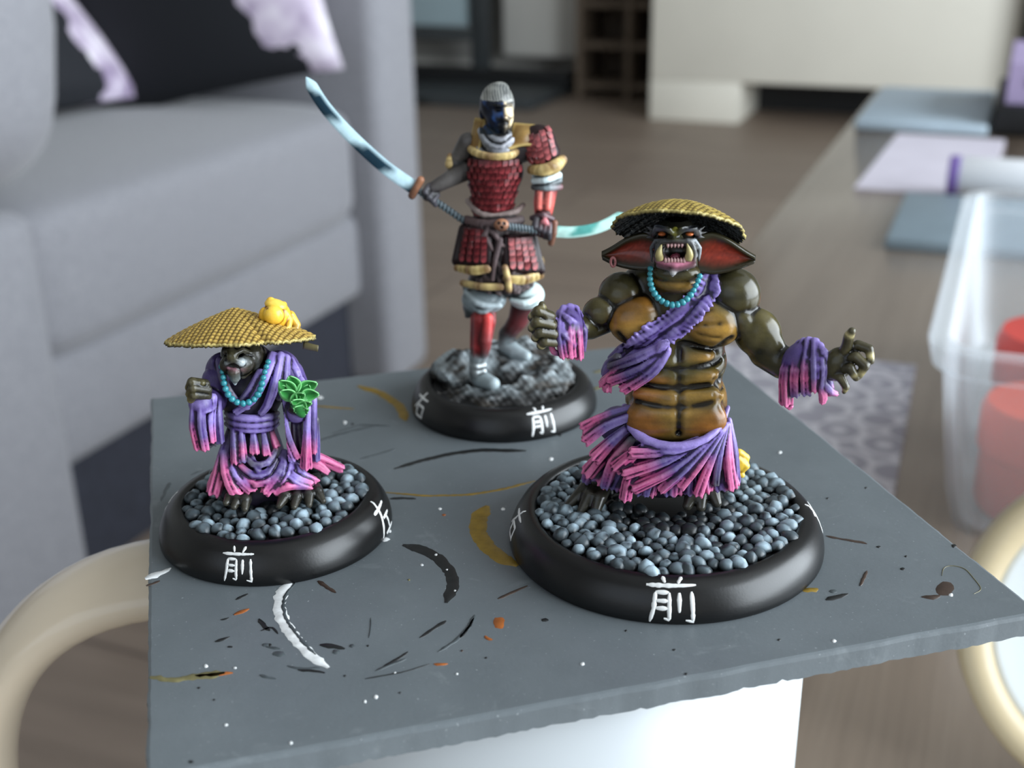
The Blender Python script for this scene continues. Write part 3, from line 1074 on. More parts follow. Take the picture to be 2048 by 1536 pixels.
    def nets(s):
        d = s.d
        ins = d < 0
        c = ins[:-1, :-1, :-1].astype(np.int8)
        for dx in (0, 1):
            for dy in (0, 1):
                for dz in (0, 1):
                    if dx or dy or dz:
                        c = c + ins[dx:d.shape[0] - 1 + dx, dy:d.shape[1] - 1 + dy, dz:d.shape[2] - 1 + dz]
        act = (c > 0) & (c < 8)
        I = np.argwhere(act)
        vid = np.full(act.shape, -1, dtype=np.int32)
        vid[act] = np.arange(len(I))
        acc = np.zeros((len(I), 3), dtype=np.float32)
        cnt = np.zeros(len(I), dtype=np.float32)
        for axis in range(3):
            o1, o2 = [i for i in range(3) if i != axis]
            for u in (0, 1):
                for w in (0, 1):
                    off = np.zeros(3, int)
                    off[o1], off[o2] = u, w
                    A = I + off
                    B = A.copy()
                    B[:, axis] += 1
                    va, vb = d[A[:, 0], A[:, 1], A[:, 2]], d[B[:, 0], B[:, 1], B[:, 2]]
                    m = (va < 0) != (vb < 0)
                    t = va[m] / (va[m] - vb[m])
                    pt = np.zeros((m.sum(), 3), dtype=np.float32)
                    pt[:, axis] = t
                    pt[:, o1], pt[:, o2] = u, w
                    acc[m] += pt
                    cnt[m] += 1
        V = (I + acc / np.maximum(cnt, 1)[:, None]).astype(np.float32) * s.vs + s.lo
        F = []
        for axis in range(3):
            o1, o2 = [(1, 2), (2, 0), (0, 1)][axis]
            sa = [slice(None)] * 3
            sb = [slice(None)] * 3
            sa[axis], sb[axis] = slice(0, -1), slice(1, None)
            ch = ins[tuple(sa)] != ins[tuple(sb)]
            E = np.argwhere(ch)
            E = E[(E[:, o1] > 0) & (E[:, o2] > 0) & (E[:, o1] < act.shape[o1]) & (E[:, o2] < act.shape[o2])]
            if not len(E):
                continue
            q = []
            for (u, w) in ((-1, -1), (0, -1), (0, 0), (-1, 0)):
                C = E.copy()
                C[:, o1] += u
                C[:, o2] += w
                q.append(vid[C[:, 0], C[:, 1], C[:, 2]])
            q = np.stack(q, 1)
            neg = ins[E[:, 0], E[:, 1], E[:, 2]]
            q[~neg] = q[~neg][:, ::-1]
            F.append(q)
        F = np.concatenate(F)
        F = F[(F >= 0).all(1)]
        return V, F

    def colours(s, V, sigma):
        X, Y, Z = V[:, 0], V[:, 1], V[:, 2]
        tot = np.zeros(len(V), dtype=np.float64)
        acc = np.zeros((len(V), 3), dtype=np.float64)
        for fn, col, cut, st, soft, lo, hi in s.prims:
            if cut:
                continue
            m = np.flatnonzero(((V > lo - 1.2) & (V < hi + 1.2)).all(1))
            if not len(m):
                continue
            q, t = fn(X[m], Y[m], Z[m])
            w = np.exp(-np.clip(q, -0.5, 20) / sigma)
            c = np.asarray(col, float)
            if c.ndim == 2:
                t = np.broadcast_to(t, q.shape)
                xs = np.linspace(0, 1, len(c))
                cc = np.stack([np.interp(t, xs, c[:, i]) for i in range(3)], 1)
            else:
                cc = np.tile(c, (len(m), 1))
            acc[m] += cc * w[:, None]
            tot[m] += w
        C = acc / np.maximum(tot, 1e-9)[:, None]
        for fn, col, cut, st, soft, lo, hi in s.prims:
            if not cut:
                continue
            m = np.flatnonzero(((V > lo - 1.2) & (V < hi + 1.2)).all(1))
            if not len(m):
                continue
            q, t = fn(X[m], Y[m], Z[m])
            w = st * np.exp(-(np.clip(q, 0, None) / soft) ** 2)
            C[m] = C[m] * (1 - w[:, None]) + np.asarray(col, float) * w[:, None]
        return C

    def mesh(s, name, sigma=0.12, wash=0.0, dry=0.0, wash_col=(0.004, 0.004, 0.004), dry_mul=1.8, dry_add=0.03, speck=0.0, smooth=1, post=None, curv=6, broad=0.0):
        V, F = s.nets()
        ed = np.concatenate([F[:, [0, 1]], F[:, [1, 2]], F[:, [2, 3]], F[:, [3, 0]]])

        def avg(Q):
            A = np.zeros_like(Q)
            n = np.zeros(len(Q))
            for i in range(Q.shape[1]):
                A[:, i] = np.bincount(ed[:, 0], Q[ed[:, 1], i], len(Q)) + np.bincount(ed[:, 1], Q[ed[:, 0], i], len(Q))
            n = np.bincount(ed[:, 0], minlength=len(Q)) + np.bincount(ed[:, 1], minlength=len(Q))
            return A / np.maximum(n, 1)[:, None]
        for _ in range(smooth):
            V = (0.5 * V + 0.5 * avg(V)).astype(np.float32)
        C = s.colours(V, sigma)
        if wash or dry:
            e1, e2 = V[F[:, 2]] - V[F[:, 0]], V[F[:, 3]] - V[F[:, 1]]
            fnrm = np.cross(e1, e2)
            Nn = np.zeros_like(V)
            for j in range(4):
                for i in range(3):
                    Nn[:, i] += np.bincount(F[:, j], fnrm[:, i], len(V))
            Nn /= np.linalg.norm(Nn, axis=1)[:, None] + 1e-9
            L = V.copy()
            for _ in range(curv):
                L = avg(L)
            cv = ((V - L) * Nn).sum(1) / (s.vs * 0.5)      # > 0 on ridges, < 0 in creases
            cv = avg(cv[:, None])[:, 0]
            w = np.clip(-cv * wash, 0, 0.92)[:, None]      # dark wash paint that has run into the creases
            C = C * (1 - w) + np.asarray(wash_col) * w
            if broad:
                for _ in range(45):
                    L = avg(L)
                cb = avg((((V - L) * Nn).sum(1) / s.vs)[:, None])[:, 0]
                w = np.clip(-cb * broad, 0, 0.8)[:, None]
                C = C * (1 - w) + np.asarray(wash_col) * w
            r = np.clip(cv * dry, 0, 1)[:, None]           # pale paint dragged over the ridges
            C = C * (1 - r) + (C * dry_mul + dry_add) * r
        if post is not None:
            C = post(V, C)
        if speck:
            C = C * (1 + np.random.default_rng(1).normal(0, speck, (len(V), 1)))
        return np_mesh(name, V * MM, F, True, C)


def mottle3(V, scale, seed=0, octaves=3):
    """smooth pseudo-noise -1..1 over points, feature size = scale"""
    rng = np.random.default_rng(seed)
    f = np.zeros(len(V))
    for o in range(octaves):
        for _ in range(4):
            v = rng.normal(0, 1, 3)
            v *= 2 ** o * 3.0 / scale / np.linalg.norm(v)
            f += np.sin(V @ v + rng.uniform(0, 6.28)) / 1.5 ** o
    return np.clip(f / 3.2, -1, 1)


class Figure:
    """a miniature's own frame: origin at its base centre on the board, y pointing away from the camera"""

    def __init__(s, name, bx, by, label):
        s.o = np.array([bx, by, BOARD_Z])
        s.yaw = math.atan2(-bx, by)
        s.u = np.array([math.cos(s.yaw), math.sin(s.yaw), 0])
        s.v = np.array([-math.sin(s.yaw), math.cos(s.yaw), 0])
        s.root = tag(empty(name, (bx, by, BOARD_Z), s.yaw), label, 'miniature')
        dist = math.hypot(bx, by)
        s.k = FPX / (dist * 1000 * 0.9264 + 54 * 0.377)

    def p(s, px, py, d):
        """point seen at a pixel of the photograph, d mm behind (+) or before (-) the base's centre -> own mm"""
        r = cam_to_world(np.array([(px - 1024) / FPX, (py - 768) / FPX, 1.0]))
        q = s.o + s.v * d * MM
        t = ((q - np.array([0, 0, CAM_Z])) @ s.v) / (r @ s.v)
        w = np.array([0, 0, CAM_Z]) + r * t - s.o
        return np.array([w @ s.u, w @ s.v, w[2]]) / MM

    def r(s, px):
        return px / s.k

    def path(s, *pts):
        return [s.p(*q) for q in pts]


def front(sc, fig, px, py, off=0.0, lo=-10.0, hi=9.0):
    """the point of a sculpt's near surface that a pixel of the photograph looks at, moved off mm towards the viewer"""
    ds = np.arange(lo, hi, 0.06)
    Q = np.array([fig.p(px, py, lo), fig.p(px, py, hi)])
    P = Q[0] + (Q[1] - Q[0]) * ((ds - lo) / (hi - lo))[:, None]
    I = np.round((P - sc.lo) / sc.vs).astype(int)
    ok = ((I >= 0) & (I < np.array(sc.d.shape))).all(1)
    v = np.full(len(ds), 9.0)
    J = I[ok]
    v[ok] = sc.d[J[:, 0], J[:, 1], J[:, 2]]
    h = np.flatnonzero(v < 0)
    d = ds[h[0]] if len(h) else 0.0
    return fig.p(px, py, d - off)


def on_front(sc, fig, pts, off=0.0, n=None):
    q = np.array(pts, float)
    if n:
        q = curve(np.column_stack([q, np.zeros(len(q))]), n)[:, :2]
    return np.array([front(sc, fig, x, y, off) for x, y in q])


def curve(pts, n=24):
    """Catmull-Rom resample"""
    P = np.asarray(pts, float)
    P = np.vstack([2 * P[0] - P[1], P, 2 * P[-1] - P[-2]])
    out = []
    m = len(P) - 3
    for k in range(n):
        t = k / (n - 1) * m
        i = min(int(t), m - 1)
        f = t - i
        a, b, c, d = P[i:i + 4]
        out.append(0.5 * ((2 * b) + (-a + c) * f + (2 * a - 5 * b + 4 * c - d) * f * f + (-a + 3 * b - 3 * c + d) * f ** 3))
    return np.array(out)


def sheet_mesh(name, P, C, thick, closed_u=False, Cb=None):
    """grid of points (nu,nv,3) in mm turned into a thin shell, painted with C (nu,nv,3), its other side with Cb"""
    nu, nv = P.shape[:2]
    du = np.gradient(P, axis=0) if not closed_u else (np.roll(P, -1, 0) - np.roll(P, 1, 0)) / 2
    dv = np.gradient(P, axis=1)
    N = np.cross(du, dv)
    N /= np.linalg.norm(N, axis=2)[..., None] + 1e-9
    Q = P - N * thick
    V = np.concatenate([P.reshape(-1, 3), Q.reshape(-1, 3)])
    Cb = C if Cb is None else Cb
    CC = np.concatenate([C.reshape(-1, 3), Cb.reshape(-1, 3)])
    nn = nu * nv
    iu = nu if closed_u else nu - 1
    i, j = np.meshgrid(np.arange(iu), np.arange(nv - 1), indexing='ij')
    i2 = (i + 1) % nu
    q = np.stack([i * nv + j, i2 * nv + j, i2 * nv + j + 1, i * nv + j + 1], -1).reshape(-1, 4)
    F = [q, q[:, ::-1] + nn]
    k = np.arange(iu)
    k2 = (k + 1) % nu
    F.append(np.stack([k2 * nv, k * nv, k * nv + nn, k2 * nv + nn], -1))
    F.append(np.stack([k * nv + nv - 1, k2 * nv + nv - 1, k2 * nv + nv - 1 + nn, k * nv + nv - 1 + nn], -1))
    if not closed_u:
        k = np.arange(nv - 1)
        F.append(np.stack([k, k + 1, k + 1 + nn, k + nn], -1))
        b = (nu - 1) * nv
        F.append(np.stack([b + k + 1, b + k, b + k + nn, b + k + 1 + nn], -1))
    return np_mesh(name, V * MM, np.concatenate(F), True, CC)


M_paint = painted('model_paint_satin', 0.36, 0.36, 0.0)
M_gloss = painted('model_paint_gloss', 0.24, 0.4, 0.1)
M_matt = painted('model_paint_matt', 0.62, 0.35, 0.0)
M_rim = plain('black_rim_paint', lin(11, 11, 12), 0.33, 0.25, 500.0, bmp=0.12, bdist=0.00008, spec=0.5)
M_ltr = plain('white_lettering_paint', lin(228, 229, 228), 0.5, 0.04, 800.0)
M_bead = plain('turquoise_bead_paint', lin(54, 142, 154), 0.3, 0.5, 1900.0, coat=0.2)
M_cord = plain('black_cord_paint', lin(14, 14, 16), 0.5, 0.2, 500.0)


# ------------------------------------------------------------------ lipped round bases, their stones and lettering
def base_profile(R, H=5.0):
    return [(R - 0.25, 0.0), (R, 0.35), (R + 0.02, 0.9), (R - 0.12, 1.8), (R - 0.5, 2.8), (R - 1.05, 3.75), (R - 1.75, 4.5), (R - 2.5, H - 0.06), (R - 3.0, H),
            (R - 3.35, H - 0.18), (R - 3.55, H - 0.7), (0.01, H - 0.75)]


GLYPHS = {
    'front': [[(0.30, 1.04), (0.36, 0.86)], [(0.74, 1.04), (0.64, 0.86)], [(-0.04, 0.80), (1.04, 0.82)], [(0.17, 0.66), (0.15, 0.3), (0.08, 0.0)],
              [(0.17, 0.66), (0.46, 0.66)], [(0.46, 0.66), (0.47, 0.06), (0.36, 0.10)], [(0.19, 0.48), (0.44, 0.48)], [(0.19, 0.32), (0.44, 0.32)],
              [(0.67, 0.66), (0.67, 0.24)], [(0.93, 0.68), (0.95, 0.02), (0.80, 0.06)]],
    'right': [[(0.0, 0.74), (1.0, 0.76)], [(0.52, 1.02), (0.38, 0.6), (0.05, 0.25)], [(0.34, 0.46), (0.34, 0.02)], [(0.34, 0.46), (0.86, 0.46), (0.84, 0.02)], [(0.34, 0.06), (0.84, 0.06)]],
    'left': [[(0.0, 0.74), (1.0, 0.76)], [(0.50, 1.04), (0.36, 0.6), (0.02, 0.02)], [(0.38, 0.46), (0.95, 0.46)], [(0.66, 0.46), (0.66, 0.04)], [(0.30, 0.02), (1.04, 0.04)]],
}


def lettering(prof, az, glyph, s0, size, wide, parent, half=0.17, seed=0):
    """brush-painted character lying on the base's flank: az = direction of its middle, s0 = height of its foot along the flank"""
    rs = random.Random(seed)
    pr = np.array(prof)
    cum = np.concatenate([[0], np.cumsum(np.linalg.norm(np.diff(pr, axis=0), axis=1))])
    V, F = [], []

    def on(x, y, lift):
        s = s0 + y * size
        r, z = np.interp(s, cum, pr[:, 0]), np.interp(s, cum, pr[:, 1])
        r2, z2 = np.interp(s + 0.05, cum, pr[:, 0]), np.interp(s + 0.05, cum, pr[:, 1])
        tn = np.array([r2 - r, z2 - z])
        tn /= np.linalg.norm(tn) + 1e-9
        nr, nz = tn[1], -tn[0]
        th = az + (x - 0.5) * wide / prof[1][0]
        return ((r + nr * lift) * math.cos(th), (r + nr * lift) * math.sin(th), z + nz * lift)
    for st in GLYPHS[glyph]:
        P = np.array(st)
        L = np.linalg.norm(np.diff(P, axis=0), axis=1)
        cl = np.concatenate([[0], np.cumsum(L)])
        n = max(6, int(cl[-1] * 22))
        C = np.column_stack([np.interp(np.linspace(0, cl[-1], n), cl, P[:, i]) for i in (0, 1)])
        T = np.gradient(C * [wide, size], axis=0)
        T /= np.linalg.norm(T, axis=1)[:, None] + 1e-9
        b0 = len(V)
        for i in range(n):
            t = i / (n - 1)
            h = half * 1.2 * (0.75 + 0.25 * math.sin(math.pi * t)) * (1.15 - 0.3 * t) * (1 + rs.uniform(-0.18, 0.18)) * min(1, 0.55 + 5 * min(t, 1 - t))
            nx, ny = -T[i, 1] * h / wide, T[i, 0] * h / size
            V += [on(C[i, 0] + nx, C[i, 1] + ny, -0.02), on(C[i, 0] + nx * 0.8, C[i, 1] + ny * 0.8, 0.05), on(C[i, 0] - nx * 0.8, C[i, 1] - ny * 0.8, 0.05), on(C[i, 0] - nx, C[i, 1] - ny, -0.02)]
        for i in range(n - 1):
            for j in range(3):
                a = b0 + 4 * i + j
                F.append((a, a + 4, a + 5, a + 1))
    return link('painted_character', np_mesh('painted_character', np.array(V) * MM, F), M_ltr, parent)


def stone_meshes(n=7, seed=3, tone=1.0):
    """a handful of small rounded cobbles: blue-grey, paler paint brushed over their tops, black paint left low down"""
    out = []
    rng = np.random.default_rng(seed)
    for k in range(n):
        bm = bmesh.new()
        bmesh.ops.create_icosphere(bm, subdivisions=2, radius=1.0)
        V = np.array([v.co[:] for v in bm.verts])
        F = np.array([[v.index for v in f.verts] for f in bm.faces])
        bm.free()
        for _ in range(5):
            a = rng.normal(0, 1, 3)
            a /= np.linalg.norm(a)
            h = rng.uniform(0.62, 0.9)
            dd = V @ a
            V = V - np.outer(np.clip(dd - h, 0, None) * 0.75, a)
        V *= [1.0, rng.uniform(0.8, 1.05), rng.uniform(0.8, 1.1)]
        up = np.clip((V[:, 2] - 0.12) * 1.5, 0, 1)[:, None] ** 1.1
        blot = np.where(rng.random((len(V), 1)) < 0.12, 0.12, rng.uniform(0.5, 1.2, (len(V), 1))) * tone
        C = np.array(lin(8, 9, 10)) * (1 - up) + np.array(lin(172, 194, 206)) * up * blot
        out.append(np_mesh('cobblestone', V * MM, F, True, C))
    return out


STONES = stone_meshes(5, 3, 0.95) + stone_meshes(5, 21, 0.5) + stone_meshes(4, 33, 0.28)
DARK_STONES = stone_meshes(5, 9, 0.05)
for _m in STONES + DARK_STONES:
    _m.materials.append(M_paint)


def cobbles(parent, Rin, z0, spacing, rr, keep, seed, squash=1.0, dark=None):
    rs = random.Random(seed)
    pts = []
    row = 0
    y = -Rin
    while y <= Rin:
        x = -Rin + (spacing * 0.5 if row % 2 else 0)
        while x <= Rin:
            px, py = x + rs.uniform(-.22, .22) * spacing, y + rs.uniform(-.2, .2) * spacing
            if math.hypot(px, py) < Rin - 0.2 and keep(px, py):
                pts.append((px, py))
            x += spacing
        y += spacing * 0.88
        row += 1
    for (px, py) in pts:
        r = rr * rs.uniform(0.78, 1.25)
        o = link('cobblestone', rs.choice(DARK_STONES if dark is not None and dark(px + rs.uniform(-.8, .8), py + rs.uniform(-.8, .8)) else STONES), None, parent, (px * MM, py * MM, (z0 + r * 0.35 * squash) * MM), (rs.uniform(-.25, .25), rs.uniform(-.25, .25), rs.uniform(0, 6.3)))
        o.scale = (r, r * rs.uniform(0.85, 1.15), r * squash * rs.uniform(0.9, 1.15))
    return len(pts)


def make_base(fig, R, H=5.0):
    b = empty('base', (0, 0, 0), 0, fig.root)
    prof = base_profile(R, H)
    link('rim', lathe_mesh('rim', np.array(prof[:-1]) * MM, 144), M_rim, b)
    g = [(r, H - 0.75 + 0.0) for r in (R - 3.4, (R - 3.4) * 0.66, (R - 3.4) * 0.33, 0.01)]
    link('ground', lathe_mesh('ground', np.array(g) * MM, 48), M_cord, b)
    return b, prof


def bead_string(fig, pts, n, r, name='necklace', size_end=0.8):
    """cord with n beads along a curve (own mm)"""
    c = curve(pts, 80)
    V, F = sweep(c * MM, r * 0.28 * MM, r * 0.28 * MM, (0, -1, 0.2), 8)
    o = link(name, np_mesh(name, V, F), M_cord, fig.root)
    bm = bmesh.new()
    bmesh.ops.create_icosphere(bm, subdivisions=2, radius=1.0)
    me = bpy.data.meshes.new('bead')
    bm.to_mesh(me)
    bm.free()
    me.polygons.foreach_set('use_smooth', np.ones(len(me.polygons), dtype=bool))
    me.materials.append(M_bead)
    seg = np.concatenate([[0], np.cumsum(np.linalg.norm(np.diff(c, axis=0), axis=1))])
    rs = random.Random(2)
    for k in range(n):
        t = (k + 0.5) / n
        q = [np.interp(t * seg[-1], seg, c[:, i]) for i in range(3)]
        s = r * MM * (size_end + (1 - size_end) * math.sin(math.pi * t)) * rs.uniform(0.92, 1.06)
        b = link('bead', me, None, o, Vector(q) * MM, (rs.uniform(0, 3), rs.uniform(0, 3), 0))
        b.scale = (s, s, s * 0.92)
    return o


def weave_hat(fig, name, centre, R, height, rot, strands, wave, c_hi, c_lo, c_under, apex=(0, 0), edge=None, power=1.0, drop=0.0, nr=100, nt=480, turn=0.35):
    """straw hat: a cone or dome of woven cane with a real over-and-under relief; own mm"""
    th = np.linspace(0, 2 * math.pi, nt, endpoint=False)
    rr = np.linspace(0.0, 1.0, nr)
    T, Rr = np.meshgrid(th, rr, indexing='ij')
    er = np.ones_like(T) if edge is None else edge(T)
    q = 1 - Rr ** power
    x = Rr * R * er * np.cos(T) + apex[0] * (1 - Rr)
    y = Rr * R * er * np.sin(T) + apex[1] * (1 - Rr)
    cw, sw = math.cos(turn), math.sin(turn)
    u, v = (x * cw - y * sw) * strands / R, (x * sw + y * cw) * strands / R
    iu, iv = np.floor(u), np.floor(v)
    fu, fv = 2 * (u - iu) - 1, 2 * (v - iv) - 1
    even = ((iu + iv) % 2) == 0
    al, ac = np.where(even, fu, fv), np.where(even, fv, fu)      # along and across the strand that lies on top here
    hgt = np.clip(1 - np.abs(ac) ** 2.4, 0, 1) ** 0.6 * (1 - 0.55 * al ** 2)
    rel = hgt * wave
    z = height * q + rel - drop * Rr ** 6
    P = np.stack([x, y, z], -1) @ np.asarray(rot, float).T + np.asarray(centre)
    k = np.clip(hgt * 1.75 - 0.62, 0, 1)[..., None]
    rng = np.random.default_rng(5)
    lo, hi = np.array(c_lo), np.array(c_hi)
    C = lo * (1 - k) + hi * k * rng.uniform(0.8, 1.15, T.shape)[..., None]
    rim = np.clip((Rr - 0.965) / 0.03, 0, 1)[..., None]
    C = C * (1 - rim * 0.7) + np.array(lin(206, 190, 120)) * rim * 0.7
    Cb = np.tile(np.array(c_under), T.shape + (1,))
    # outer normals: du x dv points down for this winding, so flip the grid
    me = sheet_mesh(name, P[::-1], C[::-1], 0.42, True, Cb[::-1])
    return link(name, me, M_paint, fig.root)


# ------------------------------------------------------------------ the big-bellied ogre
G = Figure('ogre_monk_miniature', 0.0192, 0.1341, 'large painted ogre miniature with bare belly, tusks, straw hat and purple sash')
g, r_ = G.p, G.r
gb, gprof = make_base(G, 19.8, 4.8)
lettering(gprof, math.radians(-87), 'front', 0.5, 5.3, 5.6, gb, 0.22, 1)
lettering(gprof, math.radians(-170), 'right', 1.2, 4.2, 4.2, gb, 0.16, 2)
lettering(gprof, math.radians(8), 'left', 1.2, 4.2, 4.2, gb, 0.16, 3)
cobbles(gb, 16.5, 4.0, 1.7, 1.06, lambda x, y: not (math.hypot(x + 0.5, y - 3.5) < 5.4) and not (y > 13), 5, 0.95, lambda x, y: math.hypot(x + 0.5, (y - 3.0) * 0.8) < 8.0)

OL, OCH, ODK, OAR = lin(70, 62, 27), lin(136, 102, 40), lin(12, 10, 6), lin(50, 46, 23)
ORG = lin(128, 80, 26)
BLK = lin(10, 10, 11)
gs = Sculpt((-20, -11, 3.5), (27, 11, 42), 0.16)
# torso
gs.ell(g(1352, 640, 1.6), (6.6, 4.3, 6.2), 0.8, OL)
gs.ell(g(1352, 800, 0.9), (6.2, 5.5, 5.6), 1.2, (OCH, OL))
gs.ell(g(1350, 720, 1.3), (6.2, 4.6, 4.5), 0.8, OL)
gs.ell(g(1356, 562, 2.2), (6.5, 3.4, 3.0), 0.8, OAR)
# pectorals
gs.ell(g(1276, 640, -1.2), (3.5, 2.3, 3.0), 0.6, (ORG, OCH, OL), rot_xyz(0, -12, 14))
gs.ell(g(1420, 645, -1.3), (3.6, 2.4, 2.9), 0.6, (OL, OCH, OCH, OL), rot_xyz(0, 14, -12))
gs.ell(g(1345, 610, -0.7), (2.2, 1.8, 2.2), 0.6, OAR)
# belly blocks
for (x, y, w, h, c) in ((1390, 712, 2.2, 1.1, OCH), (1326, 722, 1.5, 1.0, OL), (1400, 752, 2.4, 1.15, OCH), (1316, 755, 2.1, 1.1, ORG),
                        (1404, 790, 2.6, 1.2, OCH), (1308, 790, 2.6, 1.25, ORG), (1400, 838, 3.2, 2.5, ORG), (1304, 838, 3.3, 2.5, ORG)):
    q = front(gs, G, x, y, -0.75 if y < 820 else -1.25)
    gs.ell(q, (w, 1.1 if y < 820 else 1.7, h), 0.6 if y < 820 else 1.1, (OL, c, c, OL))
# grooves between them
gs.tube(on_front(gs, G, ((1359, 690), (1358, 730), (1359, 775), (1358, 820), (1357, 868)), 0.1, 16), [0.2, 0.25, 0.25, 0.25, 0.15], 0.75, ODK, True, strength=0.35, soft=0.35)
for (y, y2) in ((736, 732), (773, 771), (812, 809)):
    gs.tube(on_front(gs, G, ((1272, y - 10), (1310, y), (1357, y + 3), (1408, y2), (1440, y2 - 12)), 0.1, 16), [0.1, 0.22, 0.22, 0.22, 0.1], 0.75, ODK, True, strength=0.3, soft=0.32)
gs.tube(on_front(gs, G, ((1236, 668), (1264, 690), (1325, 696)), 0.0, 12), 0.24, 0.45, ODK, True, strength=0.85, soft=0.38)
gs.tube(on_front(gs, G, ((1368, 686), (1425, 697), (1462, 676)), 0.0, 12), 0.26, 0.45, ODK, True, strength=0.85, soft=0.38)
gs.ell(front(gs, G, 1357, 866), (0.28, 0.4, 0.34), 0.2, ODK, None, True)
# creases fanning over the right-hand breast, slanting flank muscles
for (x0, y0, x1, y1) in ((1385, 632, 1425, 618), (1388, 650, 1440, 648), (1392, 668, 1440, 676)):
    gs.tube(on_front(gs, G, ((x0, y0), ((x0 + x1) / 2, (y0 + y1) / 2 + 2), (x1, y1)), 0.12, 8), 0.1, 0.4, OL, True, strength=0.3, soft=0.25)
for y in (712, 742, 774):
    gs.tube(on_front(gs, G, ((1450, y - 4), (1440, y + 10), (1428, y + 16)), 0.12, 8), 0.1, 0.4, ODK, True, strength=0.3, soft=0.25)
# shoulders, arms
gs.ell(g(1244, 590, 0.6), (2.85, 2.7, 2.75), 0.35, (OAR, OL), rot_xyz(0, 15, 0))
gs.ell(g(1468, 590, 0.4), (3.1, 2.9, 3.3), 0.35, (OAR, OAR, OL), rot_xyz(0, -12, 0))
gs.ell(g(1200, 622, -0.9), (2.15, 1.9, 1.75), 0.3, (OL, OAR), rot_xyz(0, -20, 0))
gs.tube(G.path((1215, 640, 0.3), (1180, 655, -1.2), (1160, 655, -2.6), (1105, 655, -5.0)), [1.5, 1.45, 1.5, 1.25], 0.5, OAR)
gs.ell(g(1515, 665, -0.6), (2.75, 2.4, 3.1), 0.3, (OL, OAR), rot_xyz(0, -32, 0))
gs.ell(g(1490, 650, -1.4), (1.5, 1.5, 2.4), 0.3, OAR, rot_xyz(0, -30, 0))
gs.ell(g(1540, 690, -1.6), (1.7, 1.5, 2.4), 0.3, OAR, rot_xyz(0, -28, 0))
gs.tube(G.path((1530, 705, -0.8), (1565, 725, -1.8), (1610, 724, -3.4), (1665, 735, -4.8)), [1.9, 1.95, 1.6, 1.4], 0.5, OAR)
# near fist, thumb up
gs.ell(g(1088, 655, -5.6), (1.35, 1.25, 1.8), 0.3, OAR)
_h, _n = lin(54, 49, 27), lin(150, 140, 98)
HND = (_h, _h, _h, _h, _h, _h, _h, _n, _h)
for (a, b, c) in (((1102, 632, -6.0), (1076, 622, -6.9), (1064, 634, -6.3)), ((1104, 650, -6.2), (1074, 643, -7.1), (1064, 656, -6.4)),
                  ((1108, 668, -6.2), (1080, 664, -7.0), (1071, 675, -6.3)), ((1110, 684, -6.0), (1090, 682, -6.7), (1082, 691, -6.1))):
    gs.tube(G.path(a, b, c), [0.62, 0.62, 0.55], 0.12, HND)
gs.tube(G.path((1096, 648, -6.3), (1088, 628, -6.5), (1084, 609, -6.3)), [0.65, 0.55, 0.42], 0.15, HND)
# open hand
gs.ell(g(1676, 728, -5.4), (1.7, 1.35, 2.1), 0.3, OAR, rot_xyz(0, 20, 0))
for path, rad in ((((1684, 715, -5.6), (1694, 690, -6.0), (1698, 672, -6.3), (1704, 662, -6.6)), [0.7, 0.62, 0.6, 0.45]),
                  (((1690, 705, -5.2), (1716, 690, -5.6), (1738, 698, -6.2), (1742, 722, -6.6)), [0.62, 0.6, 0.55, 0.42]),
                  (((1690, 718, -5.8), (1712, 714, -6.5), (1730, 732, -7.0), (1718, 752, -7.0)), [0.65, 0.62, 0.56, 0.42]),
                  (((1680, 738, -6.0), (1700, 736, -6.9), (1712, 756, -7.2)), [0.62, 0.6, 0.42]),
                  (((1668, 748, -6.0), (1682, 756, -6.7), (1692, 774, -6.9), (1688, 784, -6.9)), [0.6, 0.55, 0.45, 0.28])):
    gs.tube(G.path(*path), rad, 0.12, HND)
# neck, jowls, head
gs.tube(G.path((1352, 590, 0.6), (1352, 540, -0.2), (1352, 490, 0.2)), [3.1, 2.9, 2.5], 0.6, OAR)
gs.ell(g(1354, 563, -1.7), (2.55, 1.7, 1.35), 0.25, (OAR, OCH, OL))
gs.ell(g(1354, 545, -1.9), (2.7, 1.6, 1.2), 0.25, (OAR, OL))
FAC = lin(26, 25, 18)
gs.ell(g(1352, 478, -0.9), (2.55, 2.6, 2.7), 0.4, FAC)
gs.ell(g(1351, 505, -2.8), (2.5, 1.9, 2.0), 0.35, FAC)
gs.ell(g(1351, 503, -4.9), (1.62, 1.35, 1.05), 0.15, lin(34, 12, 14), None, True, soft=0.12)
gs.tube(G.path((1314, 496, -3.8), (1324, 484, -4.4), (1350, 482, -4.9), (1378, 484, -4.4), (1389, 496, -3.8)), [0.35, 0.36, 0.3, 0.36, 0.35], 0.15, lin(20, 19, 18))
gs.tube(G.path((1320, 523, -4.2), (1350, 530, -4.7), (1382, 523, -4.2)), [0.28, 0.34, 0.28], 0.12, lin(176, 104, 128))
gs.tube(G.path((1318, 530, -3.9), (1350, 538, -4.4), (1386, 529, -3.9)), [0.4, 0.45, 0.4], 0.2, lin(48, 48, 44))
gs.ell(g(1350, 468, -4.1), (0.5, 0.75, 0.85), 0.2, (lin(142, 140, 44), FAC))
for x in (1341, 1359):
    gs.ell(g(x, 475, -4.2), (0.42, 0.5, 0.36), 0.15, FAC)
